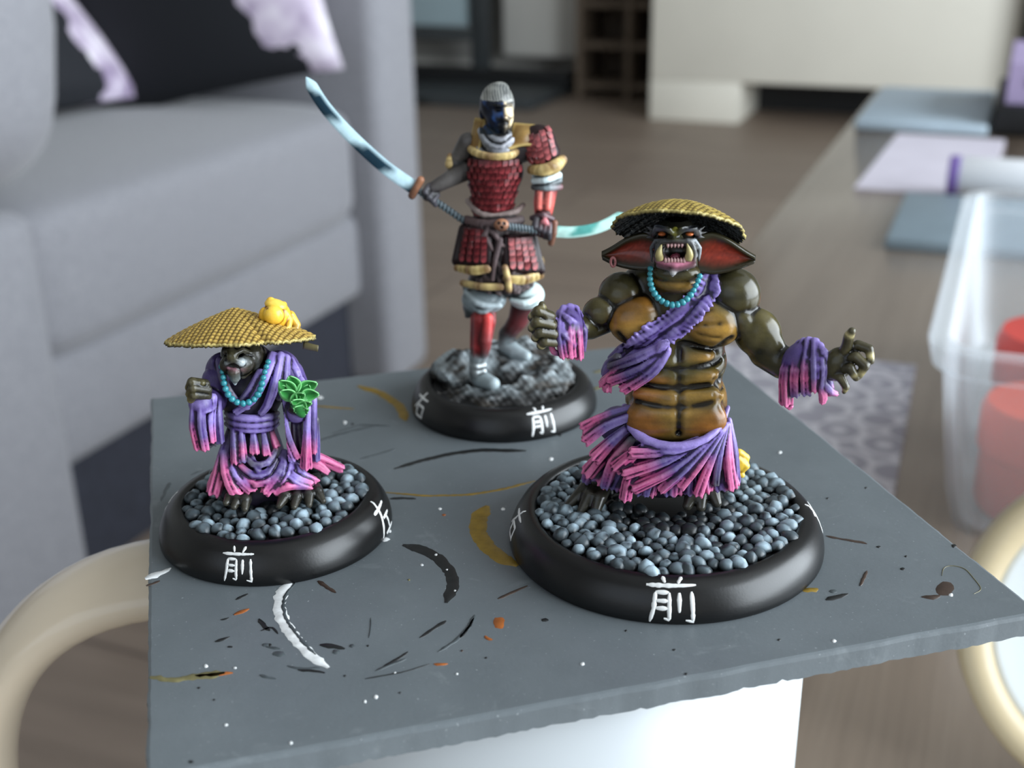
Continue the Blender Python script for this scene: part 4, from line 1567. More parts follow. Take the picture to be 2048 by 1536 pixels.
for s, x0 in ((-1, 1350), (1, 1352)):
    gs.tube(G.path((x0 + s * 44, 470, -2.8), (x0 + s * 34, 455, -3.9), (x0 + s * 18, 454, -4.6), (x0 + s * 7, 465, -4.7)), [0.25, 0.5, 0.5, 0.3], 0.12, (lin(14, 14, 16), lin(70, 74, 82), lin(48, 50, 56), lin(10, 10, 12)))
    gs.tube(G.path((x0 + s * 34, 456, -3.7), (x0 + s * 27, 446, -4.1), (x0 + s * 23, 440, -4.0)), [0.35, 0.25, 0.1], 0.1, (lin(14, 14, 16), lin(120, 126, 134)))
    for (ya, yb, w) in ((460, 453, 58), (467, 464, 62), (473, 475, 58)):
        gs.tube(G.path((x0 + s * 44, ya, -2.4), (x0 + s * w, yb, -2.2)), [0.3, 0.08], 0.1, (lin(16, 16, 18), lin(70, 72, 76)))
    gs.ell(g(x0 + s * 27, 467, -3.9), (0.55, 0.5, 0.3), 0.1, lin(12, 10, 8), None, True, soft=0.15)
    w = lin(168, 176, 184) if s > 0 else lin(70, 76, 82)
    dk = lin(18, 18, 19)
    gs.tube(G.path((x0 + s * 20, 479, -4.6), (x0 + s * 38, 481, -4.1), (x0 + s * 48, 496, -3.5), (x0 + s * 46, 522, -3.3)), [0.18, 0.24, 0.24, 0.16], 0.05, (dk, w, w, w, dk))
    gs.tube(G.path((x0 + s * 37, 490, -4.3), (x0 + s * 41, 512, -4.0)), [0.16, 0.2], 0.06, (dk, w))
    gs.tube(G.path((x0 + s * 30, 484, -4.4), (x0 + s * 36, 500, -4.5), (x0 + s * 36, 522, -4.2)), [0.25, 0.3, 0.28], 0.1, dk)
gs.tube(G.path((1347, 534, -4.4), (1346, 545, -4.6), (1345, 554, -4.5)), [0.35, 0.4, 0.1], 0.12, (lin(60, 60, 60), lin(170, 172, 172)))
# feet
TOE = lin(30, 28, 18)
for path in (((1200, 950, 2.2), (1165, 985, -0.5), (1138, 1010, -1.6)), ((1200, 955, 2.0), (1180, 990, -1.2), (1163, 1022, -2.6)), ((1210, 960, 1.8), (1198, 995, -1.5), (1190, 1028, -2.9)),
             ((1395, 960, 1.0), (1385, 990, -1.6), (1375, 1012, -2.6)), ((1400, 960, 1.0), (1402, 990, -1.6), (1402, 1014, -2.6)), ((1410, 960, 1.0), (1425, 985, -1.3), (1434, 1006, -2.2))):
    gs.tube(G.path(*path), [1.3, 1.0, 0.62], 0.35, TOE)


def ogre_post(V, C):
    """thin orange glaze brushed over the chest and belly, shade painted in, darker towards the back"""
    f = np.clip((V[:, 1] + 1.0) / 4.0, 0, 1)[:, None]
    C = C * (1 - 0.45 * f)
    st = mottle3(V * [0.5, 1, 1.6], 2.0, 3)[:, None]
    C = C * (1 + 0.28 * st)
    gl = np.clip(mottle3(V, 4.0, 8) * 1.4, 0, 1)[:, None] * 0.35
    m = (C[:, :1] > 0.06)
    return np.where(m, C * (1 - gl) + np.array(OL) * gl, C)


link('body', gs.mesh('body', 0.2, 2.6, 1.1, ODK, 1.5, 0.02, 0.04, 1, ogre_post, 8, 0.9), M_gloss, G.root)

# eyes, tusks, teeth
bm = bmesh.new()
bmesh.ops.create_icosphere(bm, subdivisions=2, radius=1.0)
EYE = bpy.data.meshes.new('eye')
bm.to_mesh(EYE)
bm.free()
EYE.polygons.foreach_set('use_smooth', np.ones(len(EYE.polygons), dtype=bool))
EYE.materials.append(plain('orange_eye_paint', lin(206, 112, 58), 0.3, 0.1, 900))
for x in (1324, 1379):
    o = link('eye', EYE, None, G.root, Vector(g(x, 468, -3.55)) * MM)
    o.scale = (0.46 * MM, 0.4 * MM, 0.24 * MM)
M_ivory = plain('ivory_paint', lin(176, 164, 112), 0.3, 0.25, 900)
M_tooth = plain('tooth_paint', lin(190, 150, 150), 0.35, 0.2, 900)


def horn(name, pts, rad, mat, parent, n=10, seg=12):
    c = curve(pts, n)
    r = np.interp(np.linspace(0, 1, n), np.linspace(0, 1, len(rad)), rad)
    V, F = sweep(c * MM, MM, MM, (0, -1, 0.05), seg, False, r)
    return link(name, np_mesh(name, V, F), mat, parent)


horn('tusk', G.path((1320, 521, -4.5), (1318, 506, -5.0), (1323, 489, -5.0)), [0.42, 0.46, 0.3, 0.06], M_ivory, G.root)
horn('tusk', G.path((1376, 521, -4.5), (1379, 506, -5.0), (1374, 487, -5.0)), [0.42, 0.46, 0.3, 0.06], M_ivory, G.root)
for k in range(7):
    x = 1331 + k * 6.2
    horn('tooth', G.path((x, 525, -4.6), (x, 519, -4.75), (x, 515, -4.7)), [0.2, 0.17, 0.04], M_tooth, G.root, 5, 8)
for k in range(5):
    x = 1336 + k * 7
    horn('tooth', G.path((x, 487, -4.7), (x, 492, -4.8), (x, 496, -4.7)), [0.18, 0.15, 0.04], M_tooth, G.root, 5, 8)
horn('tongue', G.path((1351, 522, -3.6), (1350, 512, -4.0), (1349, 507, -4.0)), [0.7, 0.6, 0.3], plain('tongue_paint', lin(110, 50, 66), 0.3, 0.1, 900), G.root)


# ears
def ear(up, lo, dd, fig, name='ear'):
    U, L = curve(G.path(*up), 28), curve(G.path(*lo), 28)
    v = np.linspace(0, 1, 15)
    P = U[:, None, :] * (1 - v)[None, :, None] + L[:, None, :] * v[None, :, None]
    hollow = np.sin(math.pi * v)[None, :] ** 1.2 * np.sin(math.pi * np.clip(np.linspace(0.15, 1, 28), 0, 1))[:, None] ** 0.8
    P[:, :, 1] += hollow * dd
    red, olv = np.array(lin(140, 48, 32)), np.array(lin(38, 34, 20))
    k = np.clip(hollow * 1.7 - 0.45, 0, 1)[..., None]
    C = olv * (1 - k) + red * k * (0.65 + 0.5 * np.random.default_rng(3).random(hollow.shape))[..., None]
    lit = np.clip(1 - np.abs(v - 0.05) * 9, 0, 1)[None, :, None]
    C = C + lit * np.array(lin(60, 60, 44)) * 0.6
    Cb = np.tile(olv, hollow.shape + (1,))
    n = np.cross(P[2, 7] - P[0, 7], P[1, 8] - P[1, 6])
    if n[1] > 0:
        P, C, Cb = P[:, ::-1], C[:, ::-1], Cb[:, ::-1]
    return link(name, sheet_mesh(name, P, C, 0.5, False, Cb), M_gloss, fig.root)


ear([(1312, 474, -1.6), (1285, 470, -1.5), (1255, 480, -1.2), (1226, 499, -0.9), (1203, 512, -0.6)], [(1312, 538, -1.6), (1285, 539, -1.7), (1252, 534, -1.6), (1224, 524, -1.2), (1203, 512, -0.6)], 1.0, G)
ear([(1394, 474, -1.6), (1424, 468, -1.4), (1454, 481, -1.2), (1488, 505, -0.9), (1511, 520, -0.6)], [(1394, 545, -1.6), (1428, 548, -1.7), (1458, 542, -1.6), (1486, 531, -1.2), (1511, 520, -0.6)], 1.0, G)
V, F = sweep(np.array([g(1226 + 4.5 * math.cos(t), 524 + 9 * math.sin(t), -1.6) for t in np.linspace(0, 6.28, 24)]) * MM, 0.16 * MM, 0.16 * MM, (0, -1, 0), 8)
link('earring', np_mesh('earring', V, F), plain('dusky_pink_paint', lin(150, 92, 92), 0.4, 0.2, 700), G.root)

# hat tipped back
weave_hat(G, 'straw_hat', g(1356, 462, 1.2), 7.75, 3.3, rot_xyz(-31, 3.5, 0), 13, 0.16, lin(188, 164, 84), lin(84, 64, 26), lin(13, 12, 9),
          edge=lambda T: 1 + 0.015 * np.sin(9 * T) + 0.012 * np.sin(23 * T + 1), power=1.9)

bead_string(G, G.path((1301, 532, -2.4), (1300, 558, -3.2), (1306, 582, -3.9), (1322, 601, -4.5), (1345, 610, -4.8), (1366, 604, -4.6), (1383, 587, -4.2), (1394, 566, -3.6), (1401, 548, -2.8)), 18, 0.42)

# ------------------------------------------------------------------ his purple cloth
PU, PUL, PUD, PK, PKL = lin(74, 55, 120), lin(122, 102, 174), lin(24, 15, 42), lin(186, 78, 130), lin(206, 114, 162)


_pl = [0.0]


def pleats(sc, fig, items, k, c0, c1, r0=None):
    for it in items:
        pts, rad = it[0], it[1]
        cc = it[2] if len(it) > 2 else (c0, c0, c1, c1)
        q = curve(fig.path(*pts), 7) if len(pts) > 2 else fig.path(*pts)
        _pl[0] += 1.7
        sc.tube(q, [fig.r(v) for v in rad], k, cc, ridge=(0.2, 4, _pl[0]), blunt=0.3)


gk = Sculpt((-14, -8.5, 3.6), (12, 9.5, 21), 0.15)
gk.tube(G.path((1345, 850, 2.0), (1325, 905, 2.2)), [5.2, 5.6], 0.6, PUD)
gk.ell(g(1238, 850, 0.6), (2.6, 2.4, 2.4), 0.4, PU)
gk.ell(g(1322, 940, 2.0), (7.2, 4.6, 3.0), 0.5, PUD)
PP = (PUL, PU, PU, PK, PK)
pleats(gk, G, [
    # left-hand tufts
    (((1262, 818, -2.4), (1215, 832, -2.4), (1168, 856, -2.0)), (10, 11, 14)),
    (((1262, 832, -3.0), (1215, 850, -3.0), (1172, 880, -2.6)), (10, 11, 13), (PU, PU, PK)),
    (((1262, 850, -2.6), (1225, 880, -3.2), (1190, 914, -3.2)), (8, 11, 15), PP),
    (((1255, 860, -1.6), (1212, 905, -2.4), (1176, 946, -2.2)), (9, 13, 15), (PU, PK, PK)),
    (((1235, 880, -0.8), (1190, 930, -1.2), (1172, 962, -0.6)), (10, 15, 10), (PK, PK, PU)),
    (((1262, 880, -3.0), (1228, 925, -3.6), (1210, 972, -3.0)), (9, 14, 11), (PUD, PK, PU)),
    (((1290, 892, -4.2), (1258, 915, -4.7), (1232, 936, -4.5)), (8, 12, 13), (PUL, PK, PK)),
    (((1300, 902, -4.0), (1262, 950, -4.6), (1250, 996, -4.0)), (8, 12, 12), (PU, PK, PK)),
    # front sweep
    (((1395, 878, -4.2), (1330, 902, -5.2), (1262, 905, -5.2)), (6, 10, 12), (PUL, PU, PK)),
    (((1400, 884, -4.3), (1330, 920, -5.3), (1250, 945, -5.0)), (6, 11, 14), (PUL, PU, PU, PK, PK)),
    (((1425, 874, -3.8), (1350, 935, -5.1), (1268, 972, -4.7)), (6, 11, 15), (PUL, PU, PU, PK, PK)),
    (((1440, 862, -3.2), (1372, 935, -4.9), (1322, 980, -4.6)), (6, 10, 10), (PUL, PU, PU, PK)),
    (((1446, 860, -2.9), (1398, 930, -4.4), (1362, 972, -4.3)), (6, 9, 11), (PUL, PU, PK, PK)),
    (((1448, 858, -2.4), (1418, 930, -3.6), (1396, 988, -3.5)), (6, 9, 11), (PUL, PU, PK, PK)),
    (((1452, 850, -1.8), (1438, 910, -2.6), (1430, 968, -2.4)), (6, 8, 8), (PUL, PU, PUD)),
    (((1455, 850, -1.2), (1456, 915, -2.0), (1462, 974, -1.6)), (7, 11, 13), (PUL, PK, PK)),
    (((1458, 840, -0.2), (1468, 905, -0.4), (1472, 965, 0.2)), (6, 9, 9), (PUL, PU, PU)),
    (((1340, 905, -4.6), (1300, 960, -4.6), (1292, 990, -4.0)), (8, 10, 7), (PUD, PU, PU)),
], 0.1, PU, PK)
# the lower hem fills out all round
for i, (x0, x1, y1) in enumerate(((1268, 1186, 952), (1272, 1204, 968), (1285, 1228, 974), (1296, 1246, 980), (1310, 1276, 984), (1325, 1300, 986), (1345, 1338, 986), (1368, 1352, 984), (1385, 1378, 984), (1402, 1412, 980), (1420, 1440, 976), (1436, 1466, 968))):
    dd = 2.2 - 5.6 * math.sqrt(max(0.0, 1 - ((x1 - 1320) / 172) ** 2))
    pleats(gk, G, [(((x0, 880, -2.6), ((x0 + x1) / 2, 925, dd + 0.3), (x1, y1, dd + 0.4)), (8, 12, 13), (PUD, PU, PU, PK) if i % 2 else (PUD, PUD, PU, PU))], 0.12, PU, PK)
# rolled waist edge under the belly
gk.tube(curve(G.path((1250, 815, -1.5), (1266, 858, -3.4), (1300, 884, -4.9), (1352, 893, -5.5), (1405, 881, -4.8), (1440, 852, -3.2), (1456, 815, -1.0)), 14), [0.5, 0.6, 0.6, 0.55, 0.5, 0.4, 0.3], 0.15, PUL)
gk.tube(curve(G.path((1285, 890, -4.9), (1340, 902, -5.6), (1390, 892, -5.2)), 8), [0.25, 0.5, 0.3], 0.1, PUL)
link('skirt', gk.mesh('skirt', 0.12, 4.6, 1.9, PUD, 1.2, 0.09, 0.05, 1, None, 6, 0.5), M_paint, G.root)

gh = Sculpt((-11, -8.5, 15), (9, 4, 39), 0.14)
for i, (b, rad) in enumerate(((((1428, 548), (1420, 590), (1384, 632), (1328, 672), (1266, 708), (1232, 736)), 0.5), (((1420, 546), (1404, 592), (1366, 630), (1310, 668), (1256, 702), (1226, 728)), 0.56),
                              (((1411, 552), (1390, 592), (1350, 628), (1296, 664), (1250, 692), (1222, 716)), 0.5))):
    q = on_front(gs, G, b, 0.12, 20)
    gh.tube(q, [0.5, rad + 0.1, rad + 0.1, rad, rad, 0.4], 0.12, (PUL, PU, PUL, PU) if i != 1 else (PU, PUL, PU, PU), ridge=(0.22, 3, i * 1.3))
rs_ = random.Random(8)
for side, edge in ((1, [(1434, 560, 0), (1428, 594, 0), (1398, 632, 0), (1368, 658, 0), (1334, 684, 0)]), (-1, [(1402, 556, 0), (1376, 596, 0), (1338, 628, 0), (1296, 656, 0), (1258, 684, 0)])):
    e = curve(edge, 19)
    for i in range(18):
        x, y, _d = e[i]
        L = rs_.uniform(3, 10) * side
        gh.tube([front(gs, G, x - 7 * side, y - 5 * side, 0.2), front(gs, G, x + L * 0.55, y + L * 0.7, 0.1 + rs_.uniform(0, 0.35))], [0.5, rs_.uniform(0.16, 0.3)], 0.3, (PU, PUL), ridge=(0.3, 2, i))
pleats(gh, G, [
    (((1330, 690, -4.8), (1275, 715, -4.6), (1222, 735, -2.8)), (9, 11, 10), (PUL, PU, PUD)),
    (((1332, 698, -4.8), (1285, 735, -4.7), (1222, 760, -3.0)), (8, 11, 12), (PUL, PU, PU, PK)),
    (((1334, 704, -4.8), (1300, 742, -4.9), (1246, 776, -3.6)), (8, 10, 12), (PUL, PU, PK)),
    (((1334, 706, -4.8), (1308, 742, -5.0), (1264, 772, -4.2)), (7, 9, 10), (PUL, PU, PK)),
    (((1336, 700, -4.9), (1318, 730, -5.0), (1288, 752, -4.7)), (7, 9, 9), (PUL, PU, PU)),
    (((1250, 725, -3.6), (1225, 750, -3.0), (1206, 768, -2.2)), (9, 10, 11), (PU, PK, PK)),
    (((1235, 715, -2.6), (1218, 730, -1.8), (1210, 748, -1.0)), (9, 10, 9), (PUD, PU, PU)),
    (((1228, 730, -1.2), (1216, 760, -0.6), (1214, 782, -0.8)), (8, 9, 9), (PUD, PK, PK)),
    (((1318, 700, -4.9), (1325, 690, -5.2), (1336, 684, -5.2)), (9, 9, 6), (PUL, PUL, PU)),
], 0.1, PU, PK)
link('sash', gh.mesh('sash', 0.1, 4.6, 1.9, PUD, 1.2, 0.09, 0.05, 1, None, 6, 0.5), M_paint, G.root)

gl = Sculpt((-19, -10, 17), (-6, 0.5, 37), 0.14)
pleats(gl, G, [
    (((1122, 628, -3.6), (1110, 660, -5.6), (1104, 688, -5.8)), (9, 10, 9), (PUL, PU, PK)),
    (((1128, 618, -3.4), (1122, 665, -5.8), (1128, 712, -5.6)), (9, 11, 10), (PUL, PUL, PU, PK)),
    (((1140, 615, -3.0), (1140, 665, -5.5), (1142, 712, -5.3)), (9, 10, 10), (PUL, PU, PK, PK)),
    (((1150, 618, -2.6), (1155, 665, -4.8), (1158, 716, -4.6)), (9, 10, 9), (PUL, PU, PK, PK)),
    (((1156, 626, -2.2), (1166, 660, -3.6), (1166, 700, -3.6)), (8, 10, 7), (PUL, PU, PU)),
    (((1118, 625, -3.8), (1140, 640, -5.2), (1160, 652, -3.8)), (6, 7, 6), (PUL, PUL, PU)),
    (((1110, 640, -5.0), (1128, 668, -6.1), (1150, 690, -5.4)), (6, 7, 6), (PUL, PU, PU)),
    (((1135, 650, -2.2), (1140, 690, -2.2), (1130, 705, -2.6)), (18, 14, 9), (PUD, PUD, PUD)),
    (((1102, 690, -5.2), (1108, 704, -5.4), (1118, 706, -5.4)), (6, 6, 5), (PK, PK, PU)),
], 0.1, PU, PK)
gl.ell(g(1138, 655, -3.8), (1.7, 1.9, 2.2), 0.2, PU)
link('sleeve', gl.mesh('sleeve', 0.1, 4.6, 1.9, PUD, 1.2, 0.09, 0.05, 1, None, 6, 0.5), M_paint, G.root)

gr = Sculpt((11, -10, 10), (24, 1, 34), 0.14)
gr.ell(g(1610, 732, -3.5), (2.75, 2.35, 3.0), 0.2, PU)
pleats(gr, G, [
    (((1600, 690, -3.0), (1575, 740, -4.4), (1572, 806, -4.4)), (10, 13, 12), (PUL, PU, PK, PK)),
    (((1608, 684, -3.2), (1592, 740, -5.2), (1590, 790, -5.0)), (9, 11, 9), (PUL, PU, PK, PU)),
    (((1618, 682, -3.6), (1612, 735, -5.7), (1612, 786, -5.4)), (9, 11, 10), (PUL, PU, PK, PU)),
    (((1630, 684, -4.0), (1630, 735, -6.1), (1630, 780, -5.8)), (9, 11, 9), (PUL, PU, PU, PK)),
    (((1640, 692, -4.4), (1645, 735, -6.1), (1642, 772, -6.0)), (8, 9, 8), (PUL, PU, PU)),
    (((1622, 690, -3.8), (1648, 705, -5.2), (1652, 730, -5.8)), (7, 8, 7), (PUL, PUL, PU)),
    (((1600, 700, -4.0), (1625, 725, -5.8), (1650, 742, -6.0)), (6, 7, 6), (PUL, PUL, PU)),
    (((1640, 770, -6.0), (1646, 792, -6.0), (1644, 806, -5.8)), (7, 8, 6), (PU, PK, PK)),
    (((1645, 765, -5.9), (1662, 784, -5.8), (1674, 788, -5.6)), (7, 7, 5), (PU, PUL, PK)),
    (((1650, 745, -4.6), (1660, 775, -5.0), (1656, 790, -5.4)), (9, 8, 6), (PUD, PU, PK)),
    (((1585, 760, -3.6), (1574, 800, -3.8), (1582, 816, -4.0)), (11, 10, 6), (PU, PK, PK)),
], 0.1, PU, PK)
link('sleeve', gr.mesh('sleeve', 0.1, 4.6, 1.9, PUD, 1.2, 0.09, 0.05, 1, None, 6, 0.5), M_paint, G.root)

# little yellow frog crouching behind the skirt
YE, YED = lin(214, 176, 52), lin(120, 78, 20)
fg = Sculpt((5, 0.5, 3.8), (13.5, 7.5, 15), 0.12)
fg.ell(g(1474, 922, 3.6), (1.5, 1.6, 1.6), 0.2, YE)
fg.tube(G.path((1478, 905, 3.0), (1492, 915, 3.2), (1488, 930, 3.0)), [0.5, 0.5, 0.4], 0.1, YE)
fg.tube(G.path((1476, 918, 2.6), (1492, 932, 2.8), (1480, 944, 2.8)), [0.5, 0.5, 0.4], 0.1, YE)
fg.tube(G.path((1470, 945, 2.6), (1484, 950, 2.6)), [0.5, 0.4], 0.1, YE)
link('frog', fg.mesh('frog', 0.1, 1.6, 0.8, YED, 1.2, 0.06, 0.03), M_gloss, G.root)


# ------------------------------------------------------------------ the small robed monk
K = Figure('goblin_monk_miniature', -0.0311, 0.1388, 'small painted monk miniature in purple robe and straw hat holding a green leaf bundle')
kp = K.p
kb, kprof = make_base(K, 15.0, 4.8)
lettering(kprof, math.radians(-111), 'front', 0.85, 4.2, 3.9, kb, 0.16, 4)
lettering(kprof, math.radians(-22), 'left', 0.5, 4.8, 4.2, kb, 0.2, 5)
lettering(kprof, math.radians(-199), 'right', 1.2, 4.0, 4.0, kb, 0.14, 6)
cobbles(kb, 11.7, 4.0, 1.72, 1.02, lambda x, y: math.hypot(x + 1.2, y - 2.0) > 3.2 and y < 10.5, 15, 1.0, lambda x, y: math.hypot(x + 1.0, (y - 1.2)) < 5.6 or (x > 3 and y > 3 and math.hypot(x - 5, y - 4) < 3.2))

KD, SK, SKD = lin(24, 15, 38), lin(38, 35, 22), lin(11, 10, 8)
M_dark_gloss = painted('model_paint_dark_gloss', 0.22, 0.35, 0.0, 0.3, 1400.0, 0.3)
# robe
ks = Sculpt((-11, -8.5, 3.8), (11.5, 8, 26), 0.14)
ks.tube(K.path((500, 735, 1.6), (503, 800, 1.4), (505, 850, 1.6), (515, 960, 1.6)), [3.2, 3.3, 2.9, 4.6], 0.8, PUD)
ks.ell(kp(502, 790, 0.2), (3.9, 2.8, 3.6), 0.5, (PUD, KD))
ks.ell(kp(448, 745, 1.0), (2.3, 2.4, 2.6), 0.5, (PU, lin(60, 36, 78)))
ks.ell(kp(562, 745, 1.0), (2.5, 2.5, 2.9), 0.5, PU)
# collar folds crossing the chest
pleats(ks, K, [
    (((440, 722, -0.6), (446, 760, -2.4), (470, 800, -3.2), (498, 815, -3.4)), (9, 8, 7), (PU, PUD, PU)),
    (((545, 712, -0.6), (528, 760, -3.2), (505, 800, -3.6), (470, 825, -3.2)), (10, 9, 7), (PUL, PUL, PU)),
    (((520, 745, -2.6), (500, 780, -3.4), (478, 806, -3.4)), (8, 8, 6), (PUL, PU, PUD)),
    (((560, 712, -0.4), (550, 765, -2.8), (535, 810, -3.3), (520, 828, -3.3)), (10, 9, 6), (PUL, PUL, PU)),
    (((572, 716, -0.2), (570, 760, -2.2), (560, 800, -2.8)), (9, 9, 8), (PUL, PU, PUD)),
    (((580, 722, 0.2), (592, 745, -1.0), (600, 770, -1.6)), (9, 9, 8), (PUL, PUL, PU)),
    (((430, 725, 0.2), (424, 760, -0.6), (428, 800, -1.0)), (8, 9, 8), (PU, PUD, PUD)),
], 0.12, PU, PU)
# belt
for y, w in ((832, 0.55), (843, 0.6), (853, 0.5)):
    ks.tube(curve(K.path((452, y - 6, -0.6), (470, y + 2, -2.4), (505, y + 6, -3.1), (540, y + 2, -2.4), (556, y - 6, -0.6)), 12), [0.3, w, w, w, 0.3], 0.1, (PUD, PU, PUL, PU, PUD))
# apron pleats under the belt
pleats(ks, K, [
    (((468, 858, -2.4), (470, 890, -3.3), (472, 924, -3.7)), (7, 9, 10), (PU, PU, PK)),
    (((482, 860, -2.8), (484, 890, -3.6), (486, 922, -4.0)), (6, 8, 9), (PUL, PU, PK, PU)),
    (((506, 860, -2.9), (508, 885, -3.5), (509, 905, -3.8)), (5, 8, 10), (PUL, PU, PK)),
    (((526, 860, -2.6), (530, 885, -3.3), (533, 908, -3.5)), (5, 7, 9), (PU, PU, PK)),
    (((542, 858, -2.0), (548, 878, -2.6), (553, 892, -2.8)), (5, 7, 8), (PUD, PK, PK)),
], 0.1, PU, PK)
# lower robe: swags and spreading hem
pleats(ks, K, [
    (((462, 860, -1.0), (448, 905, -2.2), (440, 945, -2.8), (428, 985, -3.0)), (9, 11, 14, 14), (PUD, PU, PK, PK)),
    (((455, 915, -2.6), (470, 950, -4.2), (500, 982, -4.8)), (8, 9, 8), (PU, PUL, PK)),
    (((448, 905, -2.4), (452, 945, -3.8), (470, 985, -4.6), (496, 998, -4.8)), (9, 11, 12, 8), (PU, PK, PK, PK)),
    (((468, 930, -3.2), (492, 960, -4.6), (510, 980, -4.8)), (6, 7, 6), (PUL, PUL, PK)),
    (((478, 928, -3.6), (505, 950, -4.8), (535, 945, -4.6), (552, 920, -3.4)), (6, 8, 7), (PK, PU, PU, PUD)),
    (((470, 940, -3.6), (512, 968, -5.0), (550, 950, -4.4), (562, 915, -2.8)), (6, 8, 8), (PU, PK, PU, PUD)),
    (((484, 900, -3.2), (505, 928, -4.4), (535, 925, -4.2), (552, 898, -2.8)), (5, 7, 6), (PU, PUD, PU, PUD)),
    (((500, 905, -3.4), (514, 938, -4.6), (526, 950, -4.8)), (5, 6, 5), (PUD, PU, PU)),
    (((568, 905, -2.4), (560, 945, -4.2), (530, 985, -5.0)), (8, 11, 11), (PU, PU, PK)),
    (((585, 912, -2.2), (575, 950, -4.2), (548, 985, -5.0)), (8, 11, 8), (PU, PUL, PK)),
    (((585, 925, -2.4), (600, 950, -3.6), (628, 965, -3.2)), (10, 13, 12), (PUL, PUL, PK)),
    (((572, 940, -3.6), (590, 960, -4.6), (618, 972, -4.2)), (9, 12, 11), (PUL, PUL, PK)),
    (((555, 985, -5.0), (575, 972, -5.2), (610, 972, -4.6)), (7, 9, 7), (PK, PK, PUL)),
    (((600, 905, 0.4), (640, 918, 0.8), (684, 938, 0.6)), (10, 12, 9), (PUL, PK, PK)),
    (((605, 920, -0.6), (635, 930, -0.8), (655, 945, -1.0)), (9, 10, 7), (PK, PK, PK)),
    (((430, 950, -1.2), (424, 970, -1.8), (424, 984, -2.4)), (9, 10, 9), (PK, PK, PUD)),
], 0.12, PU, PK)
ks.ell(kp(515, 960, 0.8), (5.6, 4.2, 2.8), 0.6, PUD)
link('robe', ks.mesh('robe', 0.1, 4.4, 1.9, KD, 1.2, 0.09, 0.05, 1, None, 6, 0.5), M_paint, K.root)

# hanging sleeves
k1 = Sculpt((-11.5, -8, 9), (-2, 4, 24.5), 0.13)
k1.tube(K.path((435, 760, 0.0), (425, 800, -1.2), (402, 806, -4.4)), [1.9, 1.8, 1.5], 0.5, PU)
pleats(k1, K, [
    (((390, 806, -5.0), (388, 850, -5.0), (397, 896, -4.6)), (9, 10, 9), (PUL, PU, PK, PK)),
    (((402, 810, -5.3), (402, 850, -5.5), (410, 898, -5.0)), (9, 9, 8), (PUL, PU, PU, PK)),
    (((424, 796, -4.2), (420, 840, -4.8), (424, 882, -4.6)), (10, 10, 8), (PUL, PUL, PK)),
    (((434, 806, -3.2), (436, 845, -3.6), (440, 884, -3.4)), (9, 10, 8), (PUL, PU, PU)),
    (((412, 815, -3.6), (414, 855, -3.2), (424, 888, -2.6)), (12, 12, 9), (KD, KD, KD)),
    (((386, 812, -4.6), (410, 820, -5.4), (428, 812, -4.6)), (7, 7, 6), (PU, PUL, PU)),
    (((408, 890, -4.6), (410, 900, -4.4)), (7, 6), (PU, PUD)),
], 0.1, PU, PK)
link('sleeve', k1.mesh('sleeve', 0.1, 4.4, 1.9, KD, 1.2, 0.09, 0.05, 1, None, 6, 0.5), M_paint, K.root)
k2 = Sculpt((2, -8, 7), (10.5, 4, 25), 0.13)
k2.tube(K.path((575, 750, 0.4), (590, 785, -0.8), (592, 822, -3.4)), [2.1, 2.0, 1.5], 0.5, PU)
pleats(k2, K, [
    (((560, 785, -2.0), (556, 830, -3.4), (570, 880, -3.8), (585, 920, -3.6)), (9, 9, 9, 8), (PUL, PUL, PK, PUL)),
    (((572, 790, -2.8), (568, 830, -4.0), (580, 880, -4.2), (596, 915, -3.8)), (7, 6, 6, 6), (PU, PUL, PU, PK)),
    (((616, 815, -4.2), (614, 860, -4.4), (613, 900, -4.2), (612, 934, -3.8)), (6, 7, 9, 11), (PUL, PUL, PK, PK)),
    (((626, 800, -2.8), (626, 850, -3.0), (627, 905, -2.6)), (8, 8, 7), (PUL, PU, PU, PK)),
    (((595, 830, -3.0), (596, 870, -2.6), (602, 915, -2.2)), (14, 14, 13), (KD, KD, KD)),
    (((600, 760, -1.6), (612, 780, -2.4), (622, 800, -2.6)), (9, 9, 8), (PUL, PUL, PU)),
    (((630, 840, -1.6), (632, 880, -1.4), (632, 920, -1.2)), (8, 8, 8), (PUD, PU, PU)),
], 0.1, PU, PK)
link('sleeve', k2.mesh('sleeve', 0.1, 4.4, 1.9, KD, 1.2, 0.09, 0.05, 1, None, 6, 0.5), M_paint, K.root)

# head, hands and clawed feet: one dark olive body
kh = Sculpt((-11.5, -9, 3.6), (11, 5, 28), 0.12)
kh.tube(K.path((500, 780, 1.5), (498, 850, 1.6), (505, 960, 1.4)), [2.4, 2.2, 2.4], 0.5, SKD)
kh.ell(kp(484, 712, -0.6), (2.6, 2.5, 2.6), 0.4, SK)
kh.ell(kp(474, 728, -2.6), (2.1, 1.5, 1.5), 0.3, SK)
kh.ell(kp(465, 712, -3.6), (0.75, 0.9, 0.95), 0.2, lin(66, 62, 38))
WH = lin(170, 178, 180)
kh.tube(K.path((470, 720, -4.0), (482, 724, -3.8), (492, 722, -3.3)), [0.4, 0.55, 0.3], 0.1, (lin(60, 62, 62), WH, WH))
kh.tube(K.path((462, 722, -4.0), (453, 726, -3.6), (450, 732, -3.2)), [0.25, 0.3, 0.15], 0.1, (lin(60, 62, 62), lin(120, 128, 130), lin(60, 62, 62)))
kh.tube(K.path((488, 718, -3.0), (508, 718, -2.0), (510, 732, -1.8)), [0.22, 0.28, 0.32], 0.05, WH)
kh.tube(K.path((456, 736, -3.9), (470, 739, -4.1), (486, 737, -3.6), (496, 731, -3.0)), [0.16, 0.2, 0.2, 0.12], 0.08, (lin(150, 100, 116), lin(168, 120, 132), lin(110, 84, 84)))
